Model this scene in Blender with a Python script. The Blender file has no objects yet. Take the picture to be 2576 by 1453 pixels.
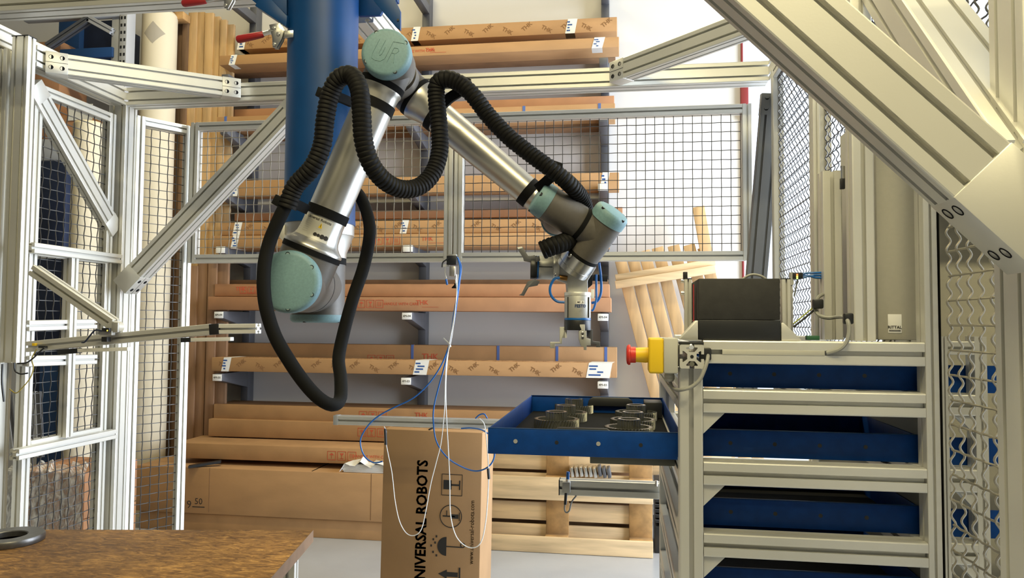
import bpy, bmesh, math, random
from mathutils import Vector as V, Matrix
random.seed(7)
SC = bpy.context.scene
COL = SC.collection
PI = math.pi
# ------------------------------------------------------------------ camera
YAW, PITCH, ROLL, FPX, CAMZ = math.radians(8.47), math.radians(2.65), .0076, 1900.0, 1.437
CF = V((-math.sin(YAW)*math.cos(PITCH), math.cos(YAW)*math.cos(PITCH), math.sin(PITCH)))
_R0 = V((math.cos(YAW), math.sin(YAW), 0)); _U0 = _R0.cross(CF)
CR = _R0*math.cos(ROLL)+_U0*math.sin(ROLL); CU = _U0*math.cos(ROLL)-_R0*math.sin(ROLL)
CO = V((0, 0, CAMZ))
cam_d = bpy.data.cameras.new('camera'); cam = bpy.data.objects.new('camera', cam_d); COL.objects.link(cam)
cam_d.sensor_width = 36; cam_d.lens = 36*FPX/2576; cam_d.clip_start = .02; cam_d.clip_end = 100
cam.matrix_world = Matrix(((CR.x, CU.x, -CF.x, CO.x), (CR.y, CU.y, -CF.y, CO.y), (CR.z, CU.z, -CF.z, CO.z), (0, 0, 0, 1)))
SC.camera = cam
# ------------------------------------------------------------------ light, exposure
SC.view_settings.view_transform = 'Standard'; SC.view_settings.look = 'None'
SC.view_settings.exposure = 0.0; SC.view_settings.gamma = 1.0; SC.view_settings.use_curve_mapping = False
W = bpy.data.worlds.new('world'); SC.world = W; W.use_nodes = True
W.node_tree.nodes['Background'].inputs['Color'].default_value = (.74, .84, 1.0, 1)
W.node_tree.nodes['Background'].inputs['Strength'].default_value = 2.3
def area(name, loc, rot, sx, sy, power, color, portal=False):
    l = bpy.data.lights.new(name, 'AREA'); l.shape = 'RECTANGLE'; l.size = sx; l.size_y = sy
    l.energy = power; l.color = color
    if portal: l.cycles.is_portal = True
    o = bpy.data.objects.new(name, l); o.location = loc; o.rotation_euler = rot; COL.objects.link(o); return o
WARM = (1.0, .87, .50)
for x, y, z, pw in ((-.6, .1, 3.7, 52), (.5, -.1, 3.3, 62), (-2.2, 3.6, 5.0, 76), (.2, 3.6, 5.0, 54), (-2.4, -3.5, 5.0, 22), (.3, -3.5, 5.0, 22)):
    area('fluorescent_lamp', (x, y, z), (0, 0, 0), 1.5, .14, pw, WARM)
# day light openings: big gate on the right side and in the far corner
area('daylight_gate', (4.19, 3.85, 2.0), (0, PI/2, 0), 4.0, 3.7, 680, (.80, .89, 1.0))
area('daylight_gate', (2.52, 5.71, 1.9), (-PI/2, 0, 0), 3.3, 3.8, 1, (1, 1, 1), True)

# ------------------------------------------------------------------ placing helpers
def ray(px, py): return CF+CR*((px-1288)/FPX)+CU*((726.5-py)/FPX)
def onY(px, py, y): d = ray(px, py); return CO+d*(y/d.y)
def onX(px, py, x): d = ray(px, py); return CO+d*(x/d.x)
def onZ(px, py, z): d = ray(px, py); return CO+d*((z-CAMZ)/d.z)
def zc(px, py, t): return CO+ray(px, py)*t
def onP(px, py, p, n): d = ray(px, py); return CO+d*((p-CO).dot(n)/d.dot(n))
EX = _R0.copy(); EF = V((-math.sin(YAW), math.cos(YAW), 0)); UP = V((0, 0, 1)); EZ = -EF
AX, AY, AZ = V((1, 0, 0)), V((0, 1, 0)), V((0, 0, 1))

# ------------------------------------------------------------------ materials
def mat(name, col, rough=.5, metal=0., var=.0, vs=20., bump=0., bs=None, stretch=(1, 1, 1), col2=None, lo=.35, hi=.65, spec=None, detail=4, coat=0., aniso=0):
    m = bpy.data.materials.new(name); m.use_nodes = True; nt = m.node_tree; N = nt.nodes; L = nt.links
    b = N['Principled BSDF']; b.inputs['Roughness'].default_value = rough; b.inputs['Metallic'].default_value = metal
    b.inputs['Base Color'].default_value = (*col, 1)
    if spec is not None: b.inputs['Specular IOR Level'].default_value = spec
    if coat: b.inputs['Coat Weight'].default_value = coat
    if var or col2 or bump:
        tc = N.new('ShaderNodeTexCoord'); mp = N.new('ShaderNodeMapping'); mp.inputs['Scale'].default_value = stretch
        L.new(tc.outputs['Object'], mp.inputs['Vector'])
        nz = N.new('ShaderNodeTexNoise'); nz.inputs['Scale'].default_value = vs; nz.inputs['Detail'].default_value = detail
        L.new(mp.outputs['Vector'], nz.inputs['Vector'])
        if var or col2:
            cr = N.new('ShaderNodeValToRGB'); cr.color_ramp.elements[0].position = lo; cr.color_ramp.elements[1].position = hi
            c2 = col2 if col2 else tuple(max(0, c*(1-var)) for c in col)
            cr.color_ramp.elements[0].color = (*c2, 1); cr.color_ramp.elements[1].color = (*col, 1)
            L.new(nz.outputs['Fac'], cr.inputs['Fac']); L.new(cr.outputs['Color'], b.inputs['Base Color'])
        if bump:
            bn = N.new('ShaderNodeBump'); bn.inputs['Strength'].default_value = bump; bn.inputs['Distance'].default_value = .002
            n2 = nz
            if bs:
                n2 = N.new('ShaderNodeTexNoise'); n2.inputs['Scale'].default_value = bs; n2.inputs['Detail'].default_value = 5
                L.new(mp.outputs['Vector'], n2.inputs['Vector'])
            L.new(n2.outputs['Fac'], bn.inputs['Height']); L.new(bn.outputs['Normal'], b.inputs['Normal'])
    return m
def glow(name, col, s):
    m = bpy.data.materials.new(name); m.use_nodes = True; b = m.node_tree.nodes['Principled BSDF']
    b.inputs['Base Color'].default_value = (*col, 1); b.inputs['Emission Color'].default_value = (*col, 1); b.inputs['Emission Strength'].default_value = s
    return m
ALU = mat('anodised_aluminium', (.74, .73, .68), .42, .55, var=.05, vs=6, bump=.03, bs=300)
ALUD = mat('cast_aluminium', (.50, .50, .48), .5, .5, var=.12, vs=25, bump=.08, bs=150)
ALU_SHADE = mat('shaded_aluminium', (.20, .205, .21), .45, .4, var=.08, vs=8)  # aluminium darkened for the brace face turned away from the light
STEEL = mat('brushed_steel', (.60, .58, .53), .36, 1.0, var=.12, vs=3, bump=.03, bs=300)
CHROME = mat('polished_steel', (.70, .69, .66), .27, 1.0)
GUNM = mat('machined_gear_steel', (.42, .42, .38), .26, .9, var=.2, vs=60)
WIRE = mat('shaded_galvanised_wire', (.085, .082, .08), .5, .4)  # wire colour darkened, as it stands against the bright wall
WIREL = mat('lit_galvanised_wire', (.44, .41, .34), .36, .7)  # lit copy of the same wire, brightness put into the colour
CAPT = mat('teal_plastic', (.165, .290, .325), .55, var=.12, vs=180, bump=.06, bs=400)
UGREY = mat('robot_grey_casing', (.115, .103, .088), .46, .15, var=.1, vs=120, bump=.04, bs=300)
BLACKR = mat('black_rubber', (.006, .006, .006), .75, bump=.1, vs=80, spec=.14)
HOLEM = mat('dark_bolt_recess', (.012, .012, .014), .8, spec=.1)
HOSEM = mat('black_conduit_plastic', (.007, .0065, .006), .62, var=.4, vs=45, spec=.16)
BLACKP = mat('black_plastic', (.015, .016, .018), .4)
BOXBLK = mat('matt_black_panel', (.022, .021, .020), .7, var=.25, vs=70, bump=.06, bs=250)
BLUE = mat('blue_paint', (.003, .050, .185), .42, .0, var=.12, vs=14, spec=.35)
BLUET = mat('blue_powder_coat', (.001, .046, .235), .5, .0, spec=.25, var=.18, vs=40, bump=.05, bs=300)
TUBEB = mat('blue_air_tube', (.01, .12, .42), .3)
TUBEW = mat('white_cable_jacket', (.72, .72, .70), .45)
TUBEG = mat('grey_cable_jacket', (.28, .28, .26), .5)
RED = mat('red_rubber_grip', (.33, .015, .02), .42)
REDB = mat('red_button_plastic', (.62, .035, .025), .4)
YEL = mat('yellow_plastic', (.80, .53, .015), .45)
LGREY = mat('light_grey_plastic', (.46, .45, .40), .5)
CARD = mat('cardboard', (.44, .248, .108), .8, var=.14, vs=9, bump=.1, bs=120, stretch=(.4, 1, 1))
CARD2 = mat('worn_cardboard', (.42, .235, .100), .8, var=.16, vs=6, bump=.1, bs=100)
CARD3 = mat('reddish_cardboard', (.41, .205, .100), .8, var=.12, vs=8, bump=.08, bs=110)
CARDU = mat('brown_cardboard', (.34, .195, .085), .8, var=.1, vs=5, bump=.08, bs=100)
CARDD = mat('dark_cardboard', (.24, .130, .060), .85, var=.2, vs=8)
PRINT = mat('brown_print_ink', (.23, .115, .045), .8)
PRINTR = mat('red_print_ink', (.50, .09, .04), .8)
INK = mat('black_ink', (.018, .015, .012), .7)
INKB = mat('blue_ink', (.02, .08, .28), .6)
PAPER = mat('white_label_paper', (.80, .79, .76), .6)
TAPE = mat('packing_tape', (.62, .57, .50), .35, var=.25, vs=40)
TAPEB = mat('blue_strapping', (.08, .14, .36), .5)
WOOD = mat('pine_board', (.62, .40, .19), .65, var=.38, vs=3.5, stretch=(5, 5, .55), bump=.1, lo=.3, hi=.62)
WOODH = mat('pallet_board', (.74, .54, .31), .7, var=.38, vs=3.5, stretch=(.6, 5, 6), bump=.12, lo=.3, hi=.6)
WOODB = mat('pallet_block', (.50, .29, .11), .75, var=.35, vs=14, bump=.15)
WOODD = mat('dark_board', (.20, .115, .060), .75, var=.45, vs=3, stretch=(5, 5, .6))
WOODS = mat('shaded_pine_board', (.30, .165, .085), .75, var=.35, vs=4, stretch=(5, 5, .6), bump=.1)  # pine darkened to carry the shadow on the lower boards
SLATE = mat('slate_grey_paint', (.10, .102, .115), .5, .1, var=.1, vs=10)
RACKG = mat('light_grey_rack_steel', (.42, .43, .46), .5, .2)
RACKB = mat('rack_blue_paint', (.01, .05, .16), .5)
CREAM = mat('cream_roll', (.66, .58, .43), .75, var=.1, vs=3, stretch=(1, 1, .3))
NAVY = mat('navy_sheet', (.012, .022, .060), .6, var=.4, vs=6)
PLASTER = mat('white_plaster', (.72, .70, .68), .85, var=.035, vs=2.2, bump=.1, bs=30)
PLAIN = mat('hall_paint', (.30, .285, .25), .85, var=.05, vs=2)
FLOORM = mat('grey_floor_coating', (.39, .40, .42), .26, var=.10, vs=2.5, bump=.02, bs=40)
OUTM = mat('pale_concrete', (.6, .6, .58), .8, var=.1, vs=3)
ENCL = mat('beige_grey_enclosure', (.42, .40, .33), .5, var=.04, vs=100, bump=.06, bs=350)
OLIVE = mat('olive_grey_steel', (.15, .15, .12), .5, .3)
FILM = mat('stretch_film', (.62, .55, .48), .12, var=.3, vs=9, bump=.9, bs=14, spec=.9)
FLANGE = mat('dark_turned_steel', (.16, .155, .15), .36, .8, var=.2, vs=60)
LEDY = glow('amber_led', (1.0, .62, .05), 6); LEDR = glow('red_led', (1.0, .12, .03), 4); LEDG = glow('green_led', (.35, 1.0, .1), 4)
def table_mat():
    m = bpy.data.materials.new('worn_brown_board'); m.use_nodes = True; nt = m.node_tree; N = nt.nodes; L = nt.links; b = N['Principled BSDF']
    tc = N.new('ShaderNodeTexCoord'); mp = N.new('ShaderNodeMapping'); mp.inputs['Rotation'].default_value = (0, 0, .12)
    mp.inputs['Scale'].default_value = (.55, 1.6, 1); L.new(tc.outputs['Object'], mp.inputs['Vector'])
    a = N.new('ShaderNodeTexNoise'); a.inputs['Scale'].default_value = 42; a.inputs['Detail'].default_value = 8; a.inputs['Roughness'].default_value = .7; a.inputs['Distortion'].default_value = 1.2
    c = N.new('ShaderNodeTexNoise'); c.inputs['Scale'].default_value = 3.2; c.inputs['Detail'].default_value = 3
    L.new(mp.outputs['Vector'], a.inputs['Vector']); L.new(tc.outputs['Object'], c.inputs['Vector'])
    r1 = N.new('ShaderNodeValToRGB'); e = r1.color_ramp.elements; e[0].position = .33; e[0].color = (.075, .036, .012, 1); e[1].position = .70; e[1].color = (.44, .25, .075, 1)
    k = r1.color_ramp.elements.new(.5); k.color = (.19, .098, .030, 1)
    L.new(a.outputs['Fac'], r1.inputs['Fac'])
    r2 = N.new('ShaderNodeValToRGB'); r2.color_ramp.elements[0].position = .35; r2.color_ramp.elements[1].position = .65
    r2.color_ramp.elements[0].color = (.35, .30, .28, 1); r2.color_ramp.elements[1].color = (1.15, 1.1, 1.05, 1); L.new(c.outputs['Fac'], r2.inputs['Fac'])
    mx = N.new('ShaderNodeMixRGB'); mx.blend_type = 'MULTIPLY'; mx.inputs[0].default_value = .75
    L.new(r1.outputs['Color'], mx.inputs[1]); L.new(r2.outputs['Color'], mx.inputs[2]); L.new(mx.outputs['Color'], b.inputs['Base Color'])
    b.inputs['Roughness'].default_value = .6; b.inputs['Specular IOR Level'].default_value = .3
    return m
TABLEM = table_mat()
TABLEE = mat('board_edge', (.20, .115, .060), .6, var=.2, vs=20)

# ------------------------------------------------------------------ mesh builder
ORG = {}
class MB:
    def __init__(s): s.v = []; s.f = []
    def add(s, vs, fs):
        n = len(s.v); s.v += [V(p) for p in vs]; s.f += [tuple(i+n for i in f) for f in fs]; return s
    def obox(s, c, a, b, d):
        c = V(c)
        vs = [c+a*i+b*j+d*k for i in (-1, 1) for j in (-1, 1) for k in (-1, 1)]
        fs = [(0, 1, 3, 2), (4, 6, 7, 5), (0, 4, 5, 1), (2, 3, 7, 6), (0, 2, 6, 4), (1, 5, 7, 3)]
        if a.cross(b).dot(d) < 0: fs = [f[::-1] for f in fs]
        return s.add(vs, fs)
    def box(s, lo, hi):
        lo = V(lo); hi = V(hi); c = (lo+hi)/2; h = (hi-lo)/2
        return s.obox(c, AX*abs(h.x), AY*abs(h.y), AZ*abs(h.z))
    def prism(s, poly, A, B, w, h):
        A = V(A); B = V(B); n = len(poly)
        vs = [A+w*p[0]+h*p[1] for p in poly]+[B+w*p[0]+h*p[1] for p in poly]
        fs = [(i, (i+1) % n, n+(i+1) % n, n+i) for i in range(n)]
        ar = sum(poly[i][0]*poly[(i+1) % n][1]-poly[(i+1) % n][0]*poly[i][1] for i in range(n))
        flip = (ar*w.cross(h).dot(B-A)) < 0
        fs += [tuple(range(n))[::-1], tuple(range(n, 2*n))]
        if flip: fs = [f[::-1] for f in fs]
        return s.add(vs, fs)
    def tube(s, pts, r, n=8, caps=True):
        pts = [V(p) for p in pts]; m = len(pts); rr = r if isinstance(r, (list, tuple)) else [r]*m
        T = [(pts[min(i+1, m-1)]-pts[max(i-1, 0)]).normalized() for i in range(m)]
        u = T[0].orthogonal().normalized(); vs = []
        for i in range(m):
            u = (u-T[i]*u.dot(T[i])); u = u.normalized() if u.length > 1e-6 else T[i].orthogonal().normalized()
            w = T[i].cross(u)
            vs += [pts[i]+(u*math.cos(2*PI*k/n)+w*math.sin(2*PI*k/n))*rr[i] for k in range(n)]
        fs = [(i*n+k, i*n+(k+1) % n, (i+1)*n+(k+1) % n, (i+1)*n+k) for i in range(m-1) for k in range(n)]
        if caps: fs += [tuple(range(n))[::-1], tuple(range((m-1)*n, m*n))]
        return s.add(vs, fs)
    def lathe(s, prof, A, axis, n=40):          # prof: (distance along axis, radius)
        A = V(A); ax = axis.normalized(); u = ax.orthogonal().normalized(); w = ax.cross(u); m = len(prof); vs = []
        for t, r in prof:
            vs += [A+ax*t+(u*math.cos(2*PI*k/n)+w*math.sin(2*PI*k/n))*max(r, 1e-5) for k in range(n)]
        fs = [(i*n+k, i*n+(k+1) % n, (i+1)*n+(k+1) % n, (i+1)*n+k) for i in range(m-1) for k in range(n)]
        fs += [tuple(range(n))[::-1], tuple(range((m-1)*n, m*n))]
        return s.add(vs, fs)
    def cyl(s, A, B, r, n=20): A = V(A); B = V(B); return s.lathe([(0, r), ((B-A).length, r)], A, B-A, n)
    def ring(s, A, axis, ro, ri, t, n=40):
        A = V(A); ax = axis.normalized(); u = ax.orthogonal().normalized(); w = ax.cross(u); vs = []
        for d, r in ((0, ro), (t, ro), (t, ri), (0, ri)):
            vs += [A+ax*d+(u*math.cos(2*PI*k/n)+w*math.sin(2*PI*k/n))*r for k in range(n)]
        return s.add(vs, [(i*n+k, i*n+(k+1) % n, ((i+1) % 4)*n+(k+1) % n, ((i+1) % 4)*n+k) for i in range(4) for k in range(n)])
    def text(s, txt, o, right, up, size, bold=0., thick=.0004):
        vs, fs = text_geo(txt, bold); nrm = right.cross(up).normalized(); o = V(o)
        return s.add([o+right*(p[0]*size)+up*(p[1]*size)+nrm*(p[2]*thick) for p in vs], fs)
    def build(s, name, m, parent=None, smooth=None, bevel=0, seg=2, org=None):
        me = bpy.data.meshes.new(name)
        if parent is not None: o0 = ORG[parent.name]
        elif org is not None: o0 = V(org)
        else:
            xs = [p.x for p in s.v]; ys = [p.y for p in s.v]; zs = [p.z for p in s.v]
            o0 = V(((min(xs)+max(xs))/2, (min(ys)+max(ys))/2, min(zs)))
        me.from_pydata([tuple(p-o0) for p in s.v], [], s.f); me.update()
        if bevel:
            bm = bmesh.new(); bm.from_mesh(me)
            es = [e for e in bm.edges if len(e.link_faces) == 2 and e.calc_face_angle(0) > .5]
            bmesh.ops.bevel(bm, geom=es, offset=bevel, segments=seg, affect='EDGES', profile=.5, clamp_overlap=True)
            bm.to_mesh(me); bm.free()
        if smooth is None: smooth = .6
        if smooth:
            me.shade_smooth(); me.set_sharp_from_angle(angle=smooth)
        me.materials.append(m)
        ob = bpy.data.objects.new(name, me); COL.objects.link(ob)
        if parent is not None: ob.parent = parent
        else: ob.location = o0
        ORG[ob.name] = o0
        return ob
_TG = {}
def text_geo(txt, bold):
    k = (txt, bold)
    if k not in _TG:
        cu = bpy.data.curves.new('lettering', 'FONT'); cu.body = txt; cu.size = 1; cu.align_x = 'CENTER'; cu.align_y = 'CENTER'
        cu.extrude = 1; cu.offset = bold; cu.resolution_u = 2
        ob = bpy.data.objects.new('lettering', cu); COL.objects.link(ob)
        dg = bpy.context.evaluated_depsgraph_get(); me = bpy.data.meshes.new_from_object(ob.evaluated_get(dg))
        _TG[k] = ([tuple(v.co) for v in me.vertices], [tuple(p.vertices) for p in me.polygons])
        bpy.data.objects.remove(ob); bpy.data.curves.remove(cu); bpy.data.meshes.remove(me)
    return _TG[k]
def tag(o, label=None, cat=None, group=None, kind=None):
    if label: o['label'] = label
    if cat: o['category'] = cat
    if group: o['group'] = group
    if kind: o['kind'] = kind
    return o
def thing(name, label, cat, loc, group=None):
    o = bpy.data.objects.new(name, None); o.empty_display_size = .05; COL.objects.link(o); o.location = V(loc); ORG[o.name] = V(loc)
    return tag(o, label, cat, group)
def clone(root, loc, label=None):
    r = root.copy(); COL.objects.link(r); r.location = V(loc); ORG[r.name] = V(loc)
    if label: r['label'] = label
    for ch in list(root.children):
        c = ch.copy(); COL.objects.link(c); c.parent = r
        for g in list(ch.children):
            d = g.copy(); COL.objects.link(d); d.parent = c
    return r
def spline(P, n=8):
    P = [V(p) for p in P]; Q = [P[0]*2-P[1]]+P+[P[-1]*2-P[-2]]; out = []
    for i in range(1, len(Q)-2):
        a, b, c, d = Q[i-1:i+3]
        for k in range(n):
            t = k/n
            out.append(.5*((2*b)+(c-a)*t+(2*a-5*b+4*c-d)*t*t+(3*b-a-3*c+d)*t**3))
    return out+[P[-1]]
# ---------------------------------------------------------------- slotted aluminium profiles
def prof2d(w, h, sw, sh, full=False, s=.0041, dp=.011, r=.003):
    # w along first axis, h along second; sw: slot centres on the two w faces, sh: on the two h faces
    out = []; hw, hh = w/2, h/2
    def side(L, slots, depth, fn):
        for c in sorted(slots):
            if True:
                k2 = s/.0041; out.extend(fn(p, q) for p, q in ((c-s, 0), (c-s, -.0045*k2), (c-.0095*k2, -.0045*k2), (c-.0095*k2, -.0065*k2), (c-s-.0005, -.0125*k2), (c+s+.0005, -.0125*k2), (c+.0095*k2, -.0065*k2), (c+.0095*k2, -.0045*k2), (c+s, -.0045*k2), (c+s, 0)))
            else:
                out.extend(fn(p, q) for p, q in ((c-s, 0), (c-s+.0006, -depth), (c+s-.0006, -depth), (c+s, 0)))
    k = .3*r
    out += [(-hw+r, -hh)]; side(w, sw, dp, lambda p, q: (p, -hh-q)); out += [(hw-r, -hh), (hw-k, -hh+k), (hw, -hh+r)]
    side(h, sh, dp, lambda p, q: (hw+q, p)); out += [(hw, hh-r), (hw-k, hh-k), (hw-r, hh)]
    side(w, [-c for c in sw], dp, lambda p, q: (-p, hh+q)); out += [(-hw+r, hh), (-hw+k, hh-k), (-hw, hh-r)]
    side(h, [-c for c in sh], dp, lambda p, q: (-hw-q, -p)); out += [(-hw, -hh+r), (-hw+k, -hh+k)]
    return out
def slots(d):
    if d < .035: return [0.]
    n = max(1, round(d/.04)); st = d/n
    return [(-d/2+st*(i+.5)) for i in range(n)]
def bar(A, B, wdir, w=.04, h=.04, mb=None, full=False):
    A = V(A); B = V(B); t = (B-A).normalized(); wd = V(wdir); wd = (wd-t*wd.dot(t)).normalized(); hd = t.cross(wd)
    mb = mb or MB()
    sc = min(1, min(w, h)/.04)
    mb.prism(prof2d(w, h, slots(w), slots(h), full, s=.0041*sc, dp=.011*sc, r=.0025*sc), A, B, wd, hd)
    return mb
def pbar(name, A, B, wdir, w, h, parent, m=None, full=False): return bar(A, B, wdir, w, h, None, full).build(name, m or ALU, parent, smooth=0)
def end_plate(A, t, wd, w, h, L, parent, holes_dir, m=None, span=None):
    # smooth connector block at the end of a brace: A end centre, t direction into the brace, holes on +holes_dir face
    t = t.normalized(); wd = (wd-t*wd.dot(t)).normalized(); hd = t.cross(wd); mb = MB()
    mb.obox(A+t*(L/2), t*(L/2), wd*(w/2+.0012), hd*(h/2+.0012))
    o = mb.build('end_bracket', m or ALU, parent, bevel=.0015, smooth=.5)
    if holes_dir is not None:
        n = holes_dir.normalized(); lat = t.cross(n).normalized(); d = (w/2 if abs(n.dot(wd)) > .7 else h/2); e = (h if abs(n.dot(wd)) > .7 else w)
        for i in (.25, .75):
            for j in ((-.25, .25) if e > .05 else (0,)):
                c = A+t*(L*i)+n*(d+.0012)+lat*(e*j)
                b = MB(); b.lathe([(0, .0085), (.0006, .0085), (.0008, .0072), (-.004, .0066), (-.004, .0)], c, n, 14); b.build('bolt', HOLEM, o)
        g = MB(); g.obox(A+t*(L/2)+n*(d+.0014), t*(L/2), lat*.0008, n*.0003); g.build('seam', BLACKP, o, smooth=0)
    return o
def wire_panel(P, u, v, nu, nv, pitch, nrm, parent, m, r=.0017, amp=.0022, each=False, n=4, seg=4):
    # crimped wire mesh with lower corner P, spans u (nu cells) and v (nv cells)
    mb = MB(); u = u.normalized(); v = v.normalized(); nrm = nrm.normalized()
    def one(st, d, cnt, off):
        pts = []
        for i in range(cnt*seg+1):
            pts.append(st+d*(pitch*i/seg)+nrm*(amp*math.sin(PI*(i/seg)+PI*off+PI/2)))
        return pts
    for i in range(nu+1):
        p = one(P+u*(pitch*i), v, nv, i)
        if each: MB().tube(p, r, n).build('wire', m, parent)
        else: mb.tube(p, r, n)
    for j in range(nv+1):
        p = one(P+v*(pitch*j), u, nu, j+1)
        if each: MB().tube(p, r, n).build('wire', m, parent)
        else: mb.tube(p, r, n)
    if not each:
        o = mb.build('wire_mesh', m, parent); o['kind'] = 'stuff'
def zigzag_panel(P, u, Lu, Lv, pu, pv, nrm, parent, m, r, amp, period, each=False, n=5):
    mb = MB(); u = u.normalized(); nrm = nrm.normalized(); nu = int(Lu/pu); nv = int(Lv/pv); k = int(Lv/period*8)
    for i in range(nu+1):
        pts = [P+u*(pu*i)+AZ*(Lv*j/k)+nrm*(amp*math.sin(2*PI*j/8)) for j in range(k+1)]
        if each: MB().tube(pts, r, n).build('wire', m, parent)
        else: mb.tube(pts, r, n)
    k = nu*4
    for j in range(nv+1):
        pts = [P+AZ*(pv*j)+u*(nu*pu*i/k)+nrm*(amp*.45*math.sin(PI*i/2+PI*j)) for i in range(k+1)]
        if each: MB().tube(pts, r, n).build('wire', m, parent)
        else: mb.tube(pts, r, n)
    if not each: o = mb.build('wire_mesh', m, parent); o['kind'] = 'stuff'
def struct(mb, name, m, **k): o = mb.build(name, m, **k); o['kind'] = 'structure'; return o

# ================================================================== SETTING
struct(MB().box((-8, -7, -.1), (4.2, 5.75, 0)), 'floor', FLOORM)
struct(MB().box((-8, 5.70, 0), (.86, 5.9, 5.6)), 'wall_back', PLASTER)
struct(MB().box((.86, 5.70, 3.8), (4.4, 5.9, 5.6)), 'wall_back_above_gate', PLASTER)
struct(MB().box((-8.2, -7, 0), (-8, 5.9, 5.6)), 'wall_left', PLAIN)
struct(MB().box((-8, -7.2, 0), (4.4, -7, 5.6)), 'wall_rear', PLAIN)
struct(MB().box((4.2, -7, 0), (4.4, 2.0, 5.6)), 'wall_right', PLAIN)
struct(MB().box((4.2, 2.0, 4.0), (4.4, 5.9, 5.6)), 'wall_right_above_gate', PLAIN)
struct(MB().box((-8.2, -7.2, 5.6), (4.4, 5.9, 5.8)), 'ceiling', PLAIN)
struct(MB().box((-10, 5.75, -.12), (14, 14, -.02)).box((4.2, -8, -.12), (14, 5.75, -.02)), 'ground', OUTM)
mb = MB(); mb.box((.850, 5.68, 0), (.866, 5.70, 3.8)).box((.845, 5.66, 2.95), (.90, 5.70, 3.22))
struct(mb, 'trim_1', mat('dark_red_frame_paint', (.22, .02, .02), .6), bevel=.004)

# ================================================================== SAFETY CELL FRAME
XL, XR, YB = -2.20, .56, 3.04        # inner faces of the side beams and of the back beam
ZT0, ZT1 = 2.399, 2.479
ZM = (ZT0+ZT1)/2
F = thing('cell_frame', 'large silver aluminium profile frame of the robot cell with diagonal braces', 'frame', (XL-.04, YB+.04, 0))
def beam(A, B, wd=AZ, w=.08, h=.08, name='beam', m=None): return pbar(name, A, B, wd, w, h, F, m)
beam((XL, YB+.04, ZM), (XR, YB+.04, ZM))                                     # back beam
beam((XL-.04, 2.52, ZM), (XL-.04, YB+.0, ZM))
beam((XL-.165, 1.4, 2.510), (XL-.165, 2.95, 2.510))                               # left side beam
beam((XR+.04, 1.0, ZM), (XR+.04, YB+.0, ZM))                                # right side beam
# corner posts
beam((XL-.04, YB+.04, 0), (XL-.04, YB+.04, ZT0), AX, name='post')
# post hanging near the left edge, cut off at chest height
beam((XL-.034, 2.495, 1.281), (XL-.034, 2.495, 2.497), AX, .068, .04, name='post')
MB().box((XL-.07, 2.473, 2.497), (XL+.001, 2.517, 2.501)).build('end_cap', BLACKP, F, bevel=.001)
beam((XL-.14, 2.53, 0), (XL-.14, 2.53, 2.46), AX, .08, .08, name='post')
# horizontal corner brace, left
def brace(A, B, wd, w, h, holes=None, L=.075, name='brace', m=None, both=True, hA=True, hB=True):
    A = V(A); B = V(B); t = (B-A).normalized(); b = pbar(name, A+t*L*.9, B-t*L*.9, wd, w, h, F, m)
    end_plate(A, t, V(wd), w, h, L, b, holes if hA else None, m); end_plate(B, -t, V(wd), w, h, L, b, holes if hB else None, m)
    return b
dL = (V((-1.655, YB-.02, ZM))-V((XL-.01, 2.585, ZM))).normalized(); nL = V((dL.y, -dL.x, 0))
brace(V((XL-.01, 2.575, ZM-.012)), V((-1.65, YB-.02, ZM)), AZ, .08, .06, nL)
# horizontal corner brace, right: climbs to the camera side
pR0 = onY(1547, 206, YB-.03); pR0.z = ZM
pR1 = V((XR+.02, 2.40, ZM))
dR = (pR1-pR0).normalized(); nR = V((dR.y, -dR.x, 0))
brace(pR0, pR1, AZ, .08, .06, nR)
# braces in the left side plane and in the back plane
brace((XL-.04, 2.54, 2.335), (XL-.04, 3.035, 1.835), AX, .04, .08, V((0, -1, -1)), .07)
pb0 = onY(303, 735, YB-.01); pb1 = onY(730, 285, YB-.01)
dB = (pb1-pb0).normalized()
brace(pb0+dB*.03, pb1+dB*.10, V((dB.z, 0, -dB.x)), .08, .08, V((dB.z, 0, -dB.x)), .10, hB=False)
# right: stay dropping from the side beam, coloured dark grey for its shaded face
p0 = onY(1942, 236, 2.94); p1 = onY(1903, 690, 3.06)
b = pbar('brace', p0+(p1-p0).normalized()*.07, p1+(p1-p0).normalized()*.5, AX, .078, .04, F, ALU_SHADE)
t = (p1-p0).normalized(); end_plate(p0, t, AX, .078, .04, .08, b, V((0, -1, 0)), ALU_SHADE)
# overhead beam running away behind the elbow of the robot
p0 = onZ(934, 40, 2.44); beam((p0.x, 2.24, ZM-.02), (p0.x, onX(992, 110, p0.x).y, ZM-.02))
# cross beam that carries the robot column
CB = thing('crossbeam', 'silver aluminium crossbeam along the top edge, carrying the blue column', 'beam', (-1.2, 2.18, 2.442))
bar((-3.0, 2.18, 2.480), (1.2, 2.18, 2.480), AZ, .08, .08).build('profile', ALU, CB, smooth=0)

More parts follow.
